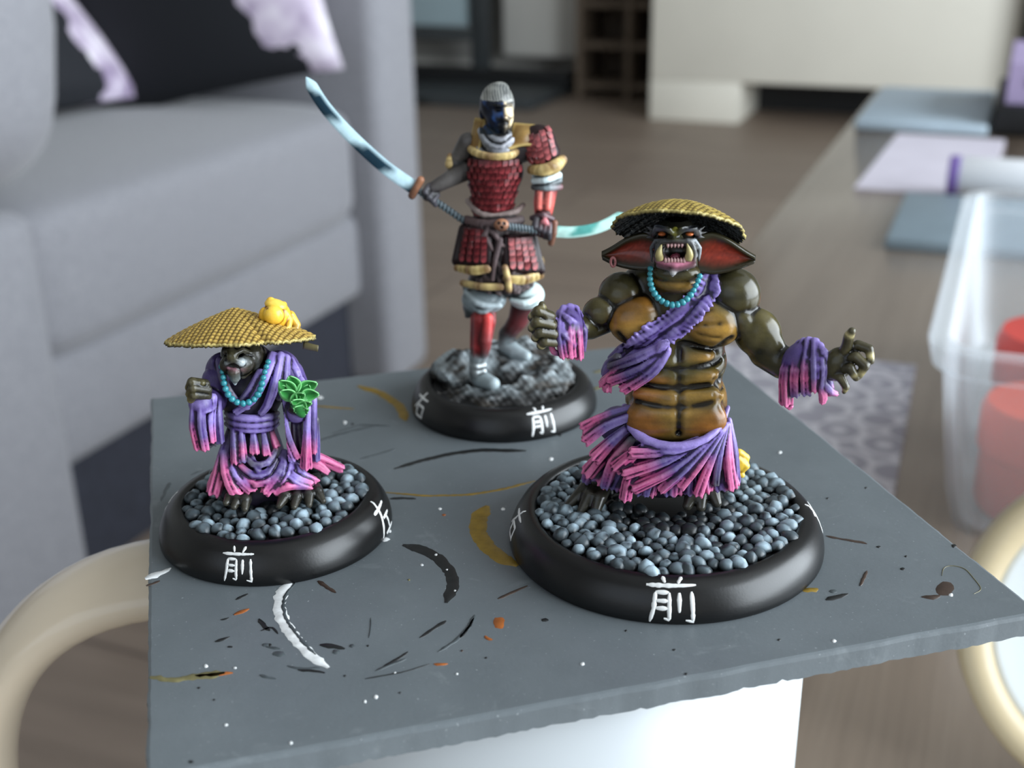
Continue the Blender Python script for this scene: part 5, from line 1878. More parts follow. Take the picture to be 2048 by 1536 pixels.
kh.tube(K.path((468, 746, -3.8), (470, 756, -3.9), (470, 768, -3.6)), [0.8, 0.6, 0.2], 0.15, (SK, lin(90, 96, 94), WH))
kh.tube(K.path((476, 748, -3.7), (480, 758, -3.5)), [0.3, 0.1], 0.1, WH)
for q, rr_, c in ((((452, 704, -2.8), (462, 700, -3.6), (470, 706, -3.8)), 0.35, SK), (((472, 706, -3.8), (484, 700, -3.3), (498, 706, -2.4)), 0.38, SK), (((478, 718, -3.5), (494, 716, -2.9), (504, 724, -2.0)), 0.4, SK),
                  (((452, 716, -3.2), (447, 728, -2.8), (452, 742, -2.9)), 0.4, SK), (((496, 728, -2.6), (498, 742, -2.4), (486, 752, -2.8)), 0.4, SK), (((500, 712, -1.6), (512, 722, -0.8), (512, 738, -0.8)), 0.5, SKD)):
    kh.tube(K.path(*q), rr_, 0.15, (c, lin(58, 54, 36), c))
for x in (458, 480):
    kh.ell(kp(x, 709, -3.4), (0.4, 0.4, 0.22), 0.08, lin(6, 6, 6), None, True, soft=0.15)
kh.ell(kp(520, 712, 0.2), (0.9, 1.2, 1.4), 0.2, SKD)
# fist
for (a, b, c) in (((410, 768, -4.6), (384, 764, -5.4), (378, 775, -5.0)), ((414, 780, -4.8), (386, 776, -5.7), (379, 788, -5.2)), ((414, 791, -4.8), (388, 789, -5.7), (382, 799, -5.2))):
    kh.tube(K.path(a, b, c), [0.62, 0.6, 0.5], 0.12, (SK, SK, lin(92, 84, 52)))
kh.ell(kp(400, 785, -4.5), (1.25, 1.0, 1.45), 0.25, SK)
for x in (382, 393, 404):
    kh.ell(kp(x, 764 + (x - 382) * 0.1, -5.2), (0.42, 0.4, 0.4), 0.1, lin(74, 68, 40))
# hand below the leaves
kh.ell(kp(594, 814, -4.4), (1.3, 1.1, 1.0), 0.3, SKD)
kh.tube(K.path((600, 820, -3.8), (592, 800, -3.0)), [1.0, 1.0], 0.3, SKD)
for path in (((478, 985, -2.6), (462, 994, -4.6), (452, 1006, -5.6)), ((482, 985, -2.6), (474, 998, -5.0), (468, 1014, -6.2)), ((490, 985, -2.6), (490, 1000, -5.2), (490, 1018, -6.4)),
             ((590, 975, -2.6), (570, 992, -5.2), (558, 1012, -6.4)), ((600, 975, -2.6), (592, 994, -5.2), (588, 1014, -6.6)), ((612, 972, -2.4), (616, 990, -4.8), (618, 1010, -6.2)), ((620, 968, -2.2), (634, 984, -4.2), (646, 1002, -5.4))):
    kh.tube(K.path(*path), [1.1, 0.85, 0.42], 0.3, (SKD, SKD, lin(36, 33, 22)))
link('body', kh.mesh('body', 0.12, 5.0, 1.4, lin(5, 5, 4), 1.4, 0.02, 0.06, 1, None, 6, 1.0), M_dark_gloss, K.root)

# hat, its tie, and the yellow frog on it
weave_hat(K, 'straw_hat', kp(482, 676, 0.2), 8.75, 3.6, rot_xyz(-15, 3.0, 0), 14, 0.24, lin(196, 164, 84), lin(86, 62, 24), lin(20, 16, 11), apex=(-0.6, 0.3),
          edge=lambda T: 1 + 0.012 * np.sin(11 * T) + 0.01 * np.sin(27 * T) - 0.07 * np.exp(-((T - 5.05) / 0.07) ** 2) + 0.03 * np.cos(2 * T), power=1.15, drop=0.25)
horn('hat_tie', K.path((606, 690, 0.4), (622, 694, 0.0), (636, 697, -0.3)), [0.5, 0.45, 0.42], plain('olive_straw_paint', lin(96, 88, 58), 0.5, 0.2, 900), K.root)
YL = lin(222, 172, 40)
kf = Sculpt((-1.5, -7, 22), (8.5, 4.5, 33), 0.11)
kf.ell(kp(557, 632, -0.4), (1.55, 1.7, 1.8), 0.3, YL)
kf.ell(kp(547, 630, -1.9), (1.25, 1.0, 1.2), 0.08, (lin(236, 194, 62), YL))
kf.ell(kp(530, 630, -1.3), (0.75, 0.8, 1.0), 0.12, YL)
kf.ell(kp(551, 610, -0.8), (1.35, 1.25, 0.72), 0.12, (lin(238, 200, 80), YL), rot_xyz(0, 18, 0))
kf.ell(kp(541, 601, -0.6), (0.5, 0.5, 0.45), 0.1, YL)
kf.ell(kp(566, 609, -0.2), (0.5, 0.5, 0.4), 0.1, YL)
kf.tube(K.path((535, 618, -2.0), (548, 622, -2.3), (562, 619, -1.6)), [0.12, 0.14, 0.12], 0.1, lin(150, 100, 20), True, soft=0.12)
kf.tube(K.path((568, 622, -0.8), (578, 640, -1.2), (577, 656, -1.8), (573, 662, -2.4)), [0.55, 0.5, 0.36, 0.3], 0.12, YL)
for (x, y) in ((566, 664), (574, 668), (583, 667)):
    kf.tube(K.path((575, 658, -2.2), (x, y, -3.0)), [0.26, 0.16], 0.08, lin(244, 214, 120))
kf.tube(K.path((524, 632, -0.6), (515, 640, -1.2), (508, 640, -1.6)), [0.45, 0.34, 0.2], 0.12, (YL, lin(150, 120, 60)))
kf.tube(K.path((540, 652, -1.4), (552, 660, -2.6), (560, 662, -2.8)), [0.5, 0.4, 0.2], 0.12, lin(140, 60, 30))
kf.tube(K.path((580, 632, 0.6), (592, 650, 0.4), (590, 664, -0.6)), [0.7, 0.6, 0.35], 0.12, (YL, lin(150, 120, 50)))
link('frog', kf.mesh('frog', 0.1, 3.0, 1.4, lin(130, 74, 10), 1.08, 0.04, 0.03), M_gloss, K.root)

bead_string(K, K.path((442, 728, -2.2), (446, 752, -3.4), (449, 772, -4.1), (460, 794, -4.5), (481, 807, -4.7), (505, 801, -4.6), (519, 783, -4.4), (525, 762, -4.2), (530, 742, -3.6), (538, 719, -2.4)), 18, 0.44)

# bundle of leaves
GR, GRD = lin(72, 168, 82), lin(22, 74, 36)


def leaf(fig, a, b, w, bend, parent, tip=(lin(150, 220, 150))):
    """pointed leaf from a to b (own mm), w wide, bowed towards the viewer"""
    a, b = np.array(a), np.array(b)
    ax = b - a
    L = np.linalg.norm(ax)
    ax /= L
    side = np.cross(ax, [0.1, 0.9, 0.3])
    side /= np.linalg.norm(side)
    nrm = np.cross(side, ax)
    u, v = np.linspace(0, 1, 14), np.linspace(-1, 1, 7)
    wd_ = w * np.sin(math.pi * u ** 0.8) ** 0.8 + 0.04
    P = a + (ax * L)[None, None] * u[:, None, None] + side[None, None] * (wd_[:, None] * v[None, :])[..., None] + nrm[None, None] * ((bend * np.sin(math.pi * u))[:, None] - 0.35 * w * (np.abs(v)[None, :]) ** 1.5)[..., None]
    k = (0.25 + 0.75 * np.abs(v))[None, :, None] * np.ones((14, 1, 1))
    C = np.array(GRD) * (1 - k) + np.array(GR) * k
    e = np.clip(np.abs(v) - 0.72, 0, 1)[None, :, None] * 1.8 + np.clip(u - 0.8, 0, 1)[:, None, None] * 1.5
    C = C * (1 - np.clip(e, 0, 0.8)) + np.array(tip) * np.clip(e, 0, 0.8)
    n = np.cross(P[7, 3] - P[6, 3], P[6, 4] - P[6, 3])
    if n[1] > 0:
        P, C = P[:, ::-1], C[:, ::-1]
    return link('leaf', sheet_mesh('leaf', P, C, 0.14), M_paint, parent)


lb = empty('leaf_bundle', Vector(kp(594, 800, -5.0)) * MM, 0, K.root)
o0 = np.array(kp(594, 800, -5.0))
for (x0, y0, d0, x1, y1, d1, w) in ((588, 790, -5.0, 560, 760, -5.2, 0.95), (592, 784, -5.2, 580, 752, -5.0, 0.9), (596, 786, -5.0, 632, 764, -5.0, 1.0), (600, 796, -5.4, 636, 786, -5.4, 0.95),
                                    (590, 800, -5.6, 562, 780, -6.2, 0.8), (584, 806, -5.6, 608, 786, -6.4, 0.7), (610, 816, -5.6, 584, 800, -6.5, 0.7), (590, 822, -5.4, 622, 804, -6.3, 0.65),
                                    (612, 826, -5.2, 588, 814, -6.2, 0.6), (596, 828, -5.0, 616, 818, -6.0, 0.55), (606, 800, -5.0, 616, 770, -4.6, 0.8), (580, 800, -5.0, 560, 770, -4.6, 0.8)):
    leaf(K, np.array(kp(x0, y0, d0)) - o0, np.array(kp(x1, y1, d1)) - o0, w, 0.35, lb)
horn('stem', [np.array(kp(596, 806, -5.0)) - o0, np.array(kp(602, 824, -5.0)) - o0, np.array(kp(606, 834, -4.8)) - o0], [1.0, 0.7, 0.3], plain('leaf_green_paint', lin(50, 130, 62), 0.4, 0.2, 900), lb)


# ------------------------------------------------------------------ the armoured swordsman behind
Z = Figure('samurai_miniature', -0.0013, 0.1786, 'painted samurai miniature in red scale armour with two curved swords on a rocky base')
zp, zr = Z.p, Z.r
zb, zprof = make_base(Z, 14.95, 4.6)
lettering(zprof, math.radians(-67), 'front', 0.9, 4.4, 4.3, zb, 0.2, 7)
lettering(zprof, math.radians(-156), 'right', 0.9, 4.2, 4.0, zb, 0.18, 8)

# rock
zs = Sculpt((-13.5, -12.5, 2.5), (13.5, 13, 11), 0.2)
RK, RKL = lin(28, 28, 28), lin(150, 158, 160)
zs.ell((0, 0.4, 3.0), (12.0, 11.9, 1.9), 0.6, RK)
zs.ell((0.5, 5.2, 5.0), (10.4, 6.4, 2.9), 0.8, RK)
zs.ell((-7.0, 2.4, 5.2), (4.4, 5.5, 2.4), 0.8, RK)
zs.ell((6.2, -1.5, 4.2), (5.0, 5.8, 2.1), 0.8, RK)
zs.ell((-3.0, -4.6, 3.8), (4.4, 4.4, 1.2), 0.6, RK)
zs.ell((2.4, -6.5, 3.6), (4.4, 3.6, 1.3), 0.6, RK)
zs.roughen(0.6, 1.7, 3)
zs.roughen(0.45, 0.62, 7)


def rock_post(V, C):
    """grey paint dragged over the top of the rock, patchy earth-brown beneath"""
    t = np.clip((V[:, 2] - 4.6) / 1.8, 0, 1)[:, None] * np.clip(0.55 + 0.9 * mottle3(V, 3.0, 4), 0, 1)[:, None]
    C = C * (1 - t) + np.array(lin(158, 168, 172)) * t
    b = np.clip(mottle3(V, 2.4, 9), 0, 1)[:, None] * 0.5
    return C * (1 - b * 0.5) + np.array(lin(96, 86, 74)) * b * 0.5


link('rock', zs.mesh('rock', 0.2, 3.0, 1.5, lin(8, 8, 8), 1.7, 0.03, 0.12, 0, rock_post), M_matt, zb)

SIL, SILD, RED, REDD, GLD, GLDL = lin(126, 138, 142), lin(48, 53, 55), lin(124, 28, 30), lin(30, 10, 13), lin(118, 86, 40), lin(196, 172, 108)
BRN, MAIL = lin(92, 58, 40), lin(58, 46, 46)
CREAM, NAVY = lin(206, 186, 150), lin(14, 24, 44)
# legs, boots, arms, hands, head
zz = Sculpt((-14, -7, 5), (12, 8, 58), 0.17)
zz.tube(Z.path((968, 612, -0.6), (966, 640, -1.8), (960, 690, -2.6), (957, 716, -2.8)), [1.9, 1.95, 1.6, 1.3], 0.4, (REDD, RED, lin(104, 26, 30), RED, REDD), ridge=(0.1, 4, 0.5))
zz.tube(Z.path((976, 636, -3.4), (972, 680, -4.0), (966, 708, -3.8)), [0.8, 0.9, 0.6], 0.3, (lin(186, 44, 40), RED, REDD))
zz.tube(Z.path((957, 716, -2.8), (955, 742, -3.0), (962, 758, -3.6), (986, 768, -5.8)), [1.45, 1.4, 1.45, 1.1], 0.4, (SIL, SILD, SIL, SIL))
zz.tube(Z.path((1046, 600, 2.0), (1036, 640, 2.8), (1016, 668, 3.2)), [1.8, 1.6, 1.25], 0.4, (REDD, lin(88, 26, 30), REDD))
zz.tube(Z.path((1014, 668, 3.2), (1012, 690, 3.0), (1030, 703, 2.0), (1052, 712, 0.8)), [1.35, 1.4, 1.3, 0.9], 0.4, (SILD, SIL, SIL, SIL))
# thin straps on the boots
for y in (728, 740):
    zz.tube(Z.path((942, y, -3.2), (955, y + 5, -4.4), (970, y + 2, -4.0)), 0.28, 0.1, lin(196, 204, 206))
# arms
DKA = lin(52, 47, 45)
zz.tube(Z.path((936, 285, 0.6), (918, 318, 1.0), (908, 350, 0.6)), [1.5, 1.4, 1.15], 0.4, (DKA, lin(84, 80, 76), DKA))
zz.tube(Z.path((930, 342, 0.2), (900, 358, -0.6), (866, 376, -1.4)), [1.5, 1.25, 0.95], 0.4, (DKA, lin(74, 70, 68), DKA))
zz.ell(zp(858, 388, -1.4), (1.25, 1.1, 1.15), 0.3, lin(44, 40, 46))
for (x, y) in ((852, 380), (860, 390), (868, 398)):
    zz.tube(Z.path((x + 6, y - 8, -1.6), (x - 2, y + 4, -2.5), (x + 3, y + 12, -2.0)), [0.5, 0.5, 0.4], 0.1, lin(40, 38, 46))
zz.tube(Z.path((1020, 300, 0.6), (1050, 290, 0.4), (1080, 292, 0.2)), [2.6, 2.4, 2.2], 0.5, lin(40, 34, 36))
zz.tube(Z.path((1082, 290, 0.2), (1092, 340, -0.2), (1092, 380, -0.4)), [2.0, 1.9, 1.5], 0.5, REDD)
zz.tube(Z.path((1092, 378, -0.4), (1088, 405, -1.0), (1086, 432, -1.6)), [1.7, 1.6, 1.3], 0.3, (RED, lin(196, 84, 76), lin(180, 60, 56)))
zz.tube(Z.path((1080, 385, -1.9), (1079, 415, -2.4)), [0.5, 0.45], 0.15, lin(206, 104, 92))
zz.tube(Z.path((1098, 385, -1.8), (1096, 415, -2.4)), [0.5, 0.45], 0.15, lin(206, 104, 92))
zz.ell(zp(1086, 452, -2.2), (1.75, 1.5, 1.6), 0.3, lin(34, 26, 34))
zz.tube(Z.path((1064, 436, -2.4), (1086, 430, -3.2), (1104, 438, -2.6)), [0.45, 0.5, 0.45], 0.15, lin(48, 30, 38))
for (x, y) in ((1070, 446), (1079, 450), (1088, 454), (1097, 457)):
    zz.tube(Z.path((x + 2, y - 8, -3.2), (x, y + 8, -4.0), (x + 2, y + 20, -3.2)), [0.5, 0.52, 0.45], 0.08, lin(30, 26, 34))
zz.ell(zp(1090, 446, -3.7), (0.6, 0.3, 0.75), 0.1, lin(196, 110, 116))
# neck scarf and head
zz.tube(Z.path((992, 300, 0.2), (995, 262, 0.0), (996, 230, -0.2)), [2.7, 2.0, 1.7], 0.5, SILD)
GRY = lin(128, 130, 134)
for (p, r0) in ((((962, 262, -0.6), (975, 288, -2.6), (1000, 296, -3.0), (1022, 282, -2.2)), 0.6), (((966, 275, -1.0), (982, 300, -2.9), (1008, 302, -3.0), (1026, 290, -2.0)), 0.55), (((972, 256, -1.0), (985, 276, -2.4), (1005, 280, -2.5), (1018, 268, -1.8)), 0.5),
                (((952, 290, -0.8), (965, 305, -2.2), (990, 312, -2.9)), 0.6)):
    zz.tube(curve(Z.path(*p), 8), r0, 0.15, (GRY, lin(78, 80, 84), lin(150, 152, 160)), ridge=(0.2, 3, r0 * 9))
zz.ell(zp(994, 208, 0.2), (2.55, 2.9, 3.1), 0.4, lin(120, 120, 118))
zz.ell(zp(1000, 232, -1.2), (2.0, 2.0, 2.5), 0.4, CREAM)
zz.ell(zp(1004, 250, -1.5), (1.15, 1.2, 1.0), 0.3, CREAM)
zz.tube(Z.path((1008, 208, -3.0), (1012, 226, -3.9)), [0.35, 0.5], 0.2, CREAM)
zz.tube(Z.path((982, 212, -2.2), (996, 210, -3.0), (1010, 214, -3.2), (1022, 210, -2.6)), [0.3, 0.4, 0.35, 0.3], 0.2, CREAM)
zz.ell(zp(996, 219, -3.1), (0.6, 0.4, 0.3), 0.1, lin(8, 8, 10), None, True, soft=0.15)
zz.ell(zp(1019, 217, -2.9), (0.5, 0.4, 0.28), 0.1, lin(30, 24, 22), None, True, soft=0.12)
zz.tube(Z.path((996, 240, -2.8), (1010, 236, -3.5), (1020, 241, -2.9)), [0.25, 0.32, 0.22], 0.1, CREAM)
zz.tube(Z.path((999, 246, -2.9), (1010, 246, -3.3), (1018, 247, -2.8)), 0.14, 0.1, lin(20, 12, 14), True, soft=0.15)
zz.tube(Z.path((1008, 254, -2.8), (1008, 264, -2.7)), [0.6, 0.3], 0.2, CREAM)
zz.ell(zp(964, 226, 0.2), (0.45, 0.8, 0.95), 0.15, NAVY)
zz.ell(zp(1000, 176, 0.8), (1.3, 1.4, 0.9), 0.25, lin(96, 100, 104))
for i in range(7):
    x = 970 + i * 8.5
    zz.tube(Z.path((x, 208 - abs(i - 3) * 1.5, -1.9 + abs(i - 3) * 0.3), (x * 0.6 + 1000 * 0.4, 190, -1.6), (x * 0.3 + 1000 * 0.7, 174, -0.2)), [0.24, 0.3, 0.2], 0.12, (lin(190, 192, 186), lin(96, 102, 106)))


def samurai_post(V, C):
    """the face is painted in two halves: night blue on one side, warm cream on the other"""
    c, top = np.array(zp(1007, 226, -1.5)), zp(995, 204, -2.0)[2]
    bot = zp(1000, 268, -2.0)[2]
    m = (V[:, 2] < top + 0.5) & (V[:, 2] > bot) & (V[:, 1] < 0.6) & (np.abs(V[:, 0] - c[0]) < 3.6)
    left = np.clip((c[0] + 0.1 - V[:, 0]) / 0.35 + 0.5, 0, 1)[:, None]
    blue = np.array(NAVY) + np.clip(mottle3(V, 1.4, 2), 0, 1)[:, None] * np.array(lin(38, 74, 130))
    lum = np.clip(C.mean(1, keepdims=True) / 0.42, 0.15, 1.3)
    face = blue * left * lum + C * (1 - left)
    low = np.clip((zp(1005, 250, -2)[2] - V[:, 2]) / 0.8, 0, 1)[:, None]
    face = face * (1 - 0.75 * low) + np.array(lin(30, 40, 44)) * 0.75 * low
    C = np.where(m[:, None], face, C)
    # hair: streaks of grey and near-white brushed back from the brow, darker towards the crown
    hm = (V[:, 2] >= top + 0.2) & (V[:, 0] > c[0] - 5) & (V[:, 0] < c[0] + 4)
    st = np.clip(0.5 + 0.5 * np.sin(V[:, 0] * 15 + mottle3(V, 2.5, 6) * 2 + V[:, 2] * 2), 0, 1) * 0.45 + 0.3 + 0.3 * mottle3(V, 2.0, 5)
    dk = np.clip((V[:, 0] - c[0] + 0.6) / 1.2, 0, 1) * 0.6 + np.clip((V[:, 2] - top - 1.6) / 1.5, 0, 1) * 0.5
    hair = np.array(lin(44, 48, 52)) + (st * (1 - np.clip(dk, 0, 0.85)))[:, None] * np.array(lin(196, 196, 186))
    C = np.where(hm[:, None], hair, C)
    # brows, moustache and chin beard painted black
    for (x, y, rx, rz) in ((996, 211, 1.1, 0.28), (1018, 210, 0.8, 0.24), (1008, 238, 1.3, 0.3), (1008, 258, 0.9, 0.9)):
        q = zp(x, y, -3.0)
        e = ((V[:, 0] - q[0]) / rx) ** 2 + ((V[:, 2] - q[2]) / rz) ** 2
        k = np.clip(1.6 - e, 0, 1) * (V[:, 1] < -0.5)
        C = C * (1 - 0.85 * k[:, None]) + np.array(lin(16, 18, 20)) * 0.85 * k[:, None]
    return C


link('body', zz.mesh('body', 0.16, 2.6, 1.6, lin(8, 8, 9), 1.5, 0.04, 0.06, 1, samurai_post), M_paint, Z.root)

# trousers
zt = Sculpt((-8, -6, 14), (9, 7, 28), 0.17)
zt.ell(zp(968, 598, -0.8), (3.5, 2.8, 2.3), 0.4, (lin(84, 94, 98), lin(140, 152, 156)))
zt.ell(zp(948, 612, 0.2), (1.8, 2.2, 2.0), 0.4, SILD)
zt.ell(zp(1052, 590, 1.0), (2.9, 2.6, 2.3), 0.4, lin(190, 208, 208))
zt.ell(zp(1000, 560, 0.6), (5.0, 3.2, 2.6), 0.5, SILD)
for (p, c) in ((((932, 585, -1.6), (960, 608, -3.4), (1000, 612, -3.0)), lin(150, 162, 166)), (((936, 600, -1.6), (965, 622, -3.2), (1002, 600, -2.6)), SIL), (((1024, 600, -0.8), (1052, 606, -1.8), (1080, 590, -0.6)), lin(206, 222, 222)), (((930, 575, -1.2), (940, 610, -1.4), (934, 632, -0.6)), SILD)):
    zt.tube(curve(Z.path(*p), 8), [0.4, 0.6, 0.4], 0.25, c)
link('trousers', zt.mesh('trousers', 0.16, 2.6, 1.6, lin(16, 20, 22), 1.25, 0.05, 0.05, 1, None, 6, 0.6), M_paint, Z.root)

# mail skirt, belts
zk = Sculpt((-8, -6, 20), (8.5, 6, 38), 0.17)
zk.tube(Z.path((990, 440, 0.4), (1000, 500, 0.4), (1005, 555, 0.2)), [3.4, 4.6, 4.8], 0.6, MAIL)
zk.roughen(0.32, 0.45, 5)
zk.tube(curve(Z.path((936, 402, -0.2), (958, 425, -2.6), (990, 432, -3.2), (1030, 424, -2.6), (1046, 410, -0.6)), 10), [0.45, 0.5, 0.5, 0.5, 0.4], 0.1, (lin(112, 100, 96), lin(70, 56, 52)))
zk.tube(curve(Z.path((934, 440, -0.4), (960, 448, -3.0), (1000, 446, -3.8), (1040, 440, -2.4)), 10), 0.75, 0.15, (lin(66, 48, 48), lin(50, 38, 38)))
for (p) in (((965, 450, -3.6), (972, 475, -4.0), (985, 500, -4.2)), ((978, 452, -3.9), (970, 468, -4.2), (960, 478, -4.0)), ((975, 455, -3.8), (990, 470, -4.3), (1004, 490, -4.2)), ((1000, 480, -4.2), (990, 520, -4.6), (985, 560, -4.4))):
    zk.tube(Z.path(*p), [0.5, 0.42, 0.3], 0.12, (lin(40, 26, 28), lin(70, 54, 54)))
link('mail_skirt', zk.mesh('mail_skirt', 0.14, 3.0, 2.2, lin(14, 10, 11), 1.9, 0.03, 0.1, 0), M_matt, Z.root)

# cuirass core, collar band and gold plates
zc = Sculpt((-8, -6, 32), (10.5, 6, 55), 0.17)
zc.tube(Z.path((990, 330, 0.0), (988, 370, 0.0), (986, 418, 0.2)), [3.9, 3.6, 3.1], 0.8, REDD)
zc.ell(zp(990, 345, -0.3), (4.3, 3.1, 3.6), 0.6, REDD)
core = zc
link('cuirass', zc.mesh('cuirass', 0.16, 0, 0, speck=0.05), M_paint, Z.root)
CUI = Z.root.children[-1]

# small armour scales: one rounded plate mesh, laid in overlapping rows


def scale_mesh(w, h, t, c_top, c_edge):
    n = 8
    a = np.linspace(math.pi, 2 * math.pi, n)
    out = [(-w, h * 0.55), (-w, 0.0)] + [(w * math.cos(q), h * 0.55 * math.sin(q)) for q in a[1:-1]] + [(w, 0.0), (w, h * 0.55)]
    k = len(out)
    V = [(x, 0.1, y) for x, y in out] + [(x * 0.86, -t, y * 0.9 - 0.02) for x, y in out]
    F = [tuple(range(k, 2 * k))] + [(j, (j + 1) % k, k + (j + 1) % k, k + j) for j in range(k)]
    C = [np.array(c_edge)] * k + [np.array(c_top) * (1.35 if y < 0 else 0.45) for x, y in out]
    me = np_mesh('scale', np.array(V) * MM, F, False, np.array(C))
    me.materials.append(M_paint)
    return me


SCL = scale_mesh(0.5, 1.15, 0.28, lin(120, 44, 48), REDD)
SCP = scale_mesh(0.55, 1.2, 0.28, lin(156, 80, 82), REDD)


def lay_scale(sc, px, py, me, parent, spin=0.0, size=1.0):
    q = front(sc, Z, px, py, 0.02)
    dx = front(sc, Z, px + 4, py, 0.02) - front(sc, Z, px - 4, py, 0.02)
    dz = front(sc, Z, px, py - 4, 0.02) - front(sc, Z, px, py + 4, 0.02)
    if np.linalg.norm(dx) > 3 or np.linalg.norm(dz) > 3:
        return
    dx, dz = Vector(dx).normalized(), Vector(dz).normalized()
    y = dz.cross(dx).normalized()
    dz = dx.cross(y)
    m = Matrix((dx, y, dz)).transposed() @ Matrix.Rotation(math.radians(7), 3, 'X') @ Matrix.Rotation(spin, 3, 'Y')
    o = link('scale', me, None, parent, Vector(q) * MM)
    o.rotation_euler = m.to_euler()
    o.scale = (size, size, size)


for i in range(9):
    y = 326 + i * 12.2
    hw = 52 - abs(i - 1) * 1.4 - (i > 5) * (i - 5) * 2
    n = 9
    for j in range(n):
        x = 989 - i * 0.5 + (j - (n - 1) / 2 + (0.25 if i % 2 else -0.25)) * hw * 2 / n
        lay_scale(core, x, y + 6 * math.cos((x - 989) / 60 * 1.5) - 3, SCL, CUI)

zg = Sculpt((-9, -6, 22), (12, 7, 56), 0.15)
GO = (GLD, GLDL, GLD, GLDL, GLD)
zg.tube(curve(Z.path((938, 296, -0.2), (955, 307, -2.6), (988, 314, -3.6), (1020, 311, -3.2), (1032, 304, -1.8)), 12), 0.62, 0.1, GO, flat=((0, 1, 0.2), 2.2))
link('collar_band', zg.mesh('collar_band', 0.12, 2.6, 1.6, lin(64, 40, 16), 1.2, 0.06, 0.05), M_paint, Z.root)


def gold_part(name, build, lo=(-10, -6, 20), hi=(12, 7, 57), col=GO):
    sc = Sculpt(lo, hi, 0.15)
    build(sc)
    return link(name, sc.mesh(name, 0.12, 2.6, 1.6, lin(64, 40, 16), 1.2, 0.06, 0.05), M_paint, Z.root)


def plate(name, corners, bulge, thick=0.5):
    """curved gilt shoulder plate with raised pale edges; corners in pixels and depth, round the outline"""
    c = [np.array(zp(*q)) for q in corners]
    u = np.linspace(0, 1, 15)
    U, W = np.meshgrid(u, u, indexing='ij')
    P = c[0] * ((1 - U) * (1 - W))[..., None] + c[1] * (U * (1 - W))[..., None] + c[2] * (U * W)[..., None] + c[3] * ((1 - U) * W)[..., None]
    bb = np.sin(math.pi * U) * np.sin(math.pi * W)
    edge = np.clip(1 - np.minimum(np.minimum(U, 1 - U), np.minimum(W, 1 - W)) * 9, 0, 1)
    P = P + np.array([0, -1, 0.6]) * (bb * bulge + edge * 0.16)[..., None]
    k = (np.clip(edge * 0.8 + 0.35 * (1 - W) * bb, 0, 1))[..., None]
    C = np.array(GLD) * (1 - k) + np.array(GLDL) * k
    n = np.cross(P[8, 7] - P[7, 7], P[7, 8] - P[7, 7])
    if n[1] > 0:
        P, C = P[::-1], C[::-1]
    return link(name, sheet_mesh(name, P, C, thick), M_paint, Z.root)


plate('shoulder_plate', ((1026, 246, 1.4), (1078, 250, 0.8), (1066, 288, -2.2), (1016, 297, -3.2)), 0.9)
plate('shoulder_plate', ((950, 236, 1.6), (970, 238, 0.6), (956, 302, -2.4), (936, 300, -1.0)), 0.5)
gold_part('elbow_plate', lambda sc: sc.tube(Z.path((900, 312, 0.8), (900, 328, 0.4), (904, 336, 0.2)), [0.5, 0.8, 0.4], 0.2, GO), (-11, -3, 38), (-6, 4, 48))

# sleeve of scales
zv = Sculpt((2, -6, 38), (12, 6, 55), 0.17)
zv.ell(zp(1076, 284, 0.2), (2.7, 2.5, 2.6), 0.4, REDD)
zv.ell(zp(1084, 304, 0.0), (2.7, 2.5, 2.2), 0.4, REDD)
SLV = link('sleeve', zv.mesh('sleeve', 0.16, 0, 0, speck=0.05), M_paint, Z.root)
for i in range(5):
    for j in range(5):
        x, y = 1052 + i * 2.5 + j * 11, 276 + i * 11 - j * 4 + (2 - abs(j - 2)) * 4
        lay_scale(zv, x, y, SCP, SLV, math.radians(-18), 0.95)


def _cuff(sc):
    sc.tube(curve(Z.path((1064, 340, -1.6), (1086, 342, -2.8), (1108, 334, -2.4), (1124, 320, -0.6)), 10), [0.8, 1.1, 1.1, 0.8], 0.2, GO, flat=((0, 1, 0.2), 1.6))
    sc.tube(curve(Z.path((1064, 348, -1.9), (1088, 348, -3.2), (1110, 340, -2.8), (1126, 326, -0.8)), 10), 0.3, 0.1, GLDL)


gold_part('sleeve_band', _cuff, (2, -6, 38), (11, 4, 49))
zq = Sculpt((2, -6, 34), (11, 5, 48), 0.16)
zq.ell(zp(1094, 354, -0.2), (2.3, 2.2, 1.5), 0.2, lin(176, 198, 202))
zq.tube(curve(Z.path((1068, 362, -1.6), (1092, 360, -2.9), (1118, 350, -1.4)), 8), 0.5, 0.15, lin(200, 216, 218))
zq.tube(curve(Z.path((1068, 374, -1.2), (1094, 376, -2.6), (1120, 374, -1.2)), 8), 0.5, 0.1, (lin(30, 26, 30), SIL, lin(90, 40, 48)))
zq.tube(curve(Z.path((1070, 366, -1.2), (1094, 369, -2.5), (1120, 362, -1.2)), 8), 0.4, 0.1, lin(40, 46, 50))
link('undersleeve', zq.mesh('undersleeve', 0.12, 2.6, 1.6, lin(20, 24, 26), 1.2, 0.05, 0.05), M_paint, Z.root)


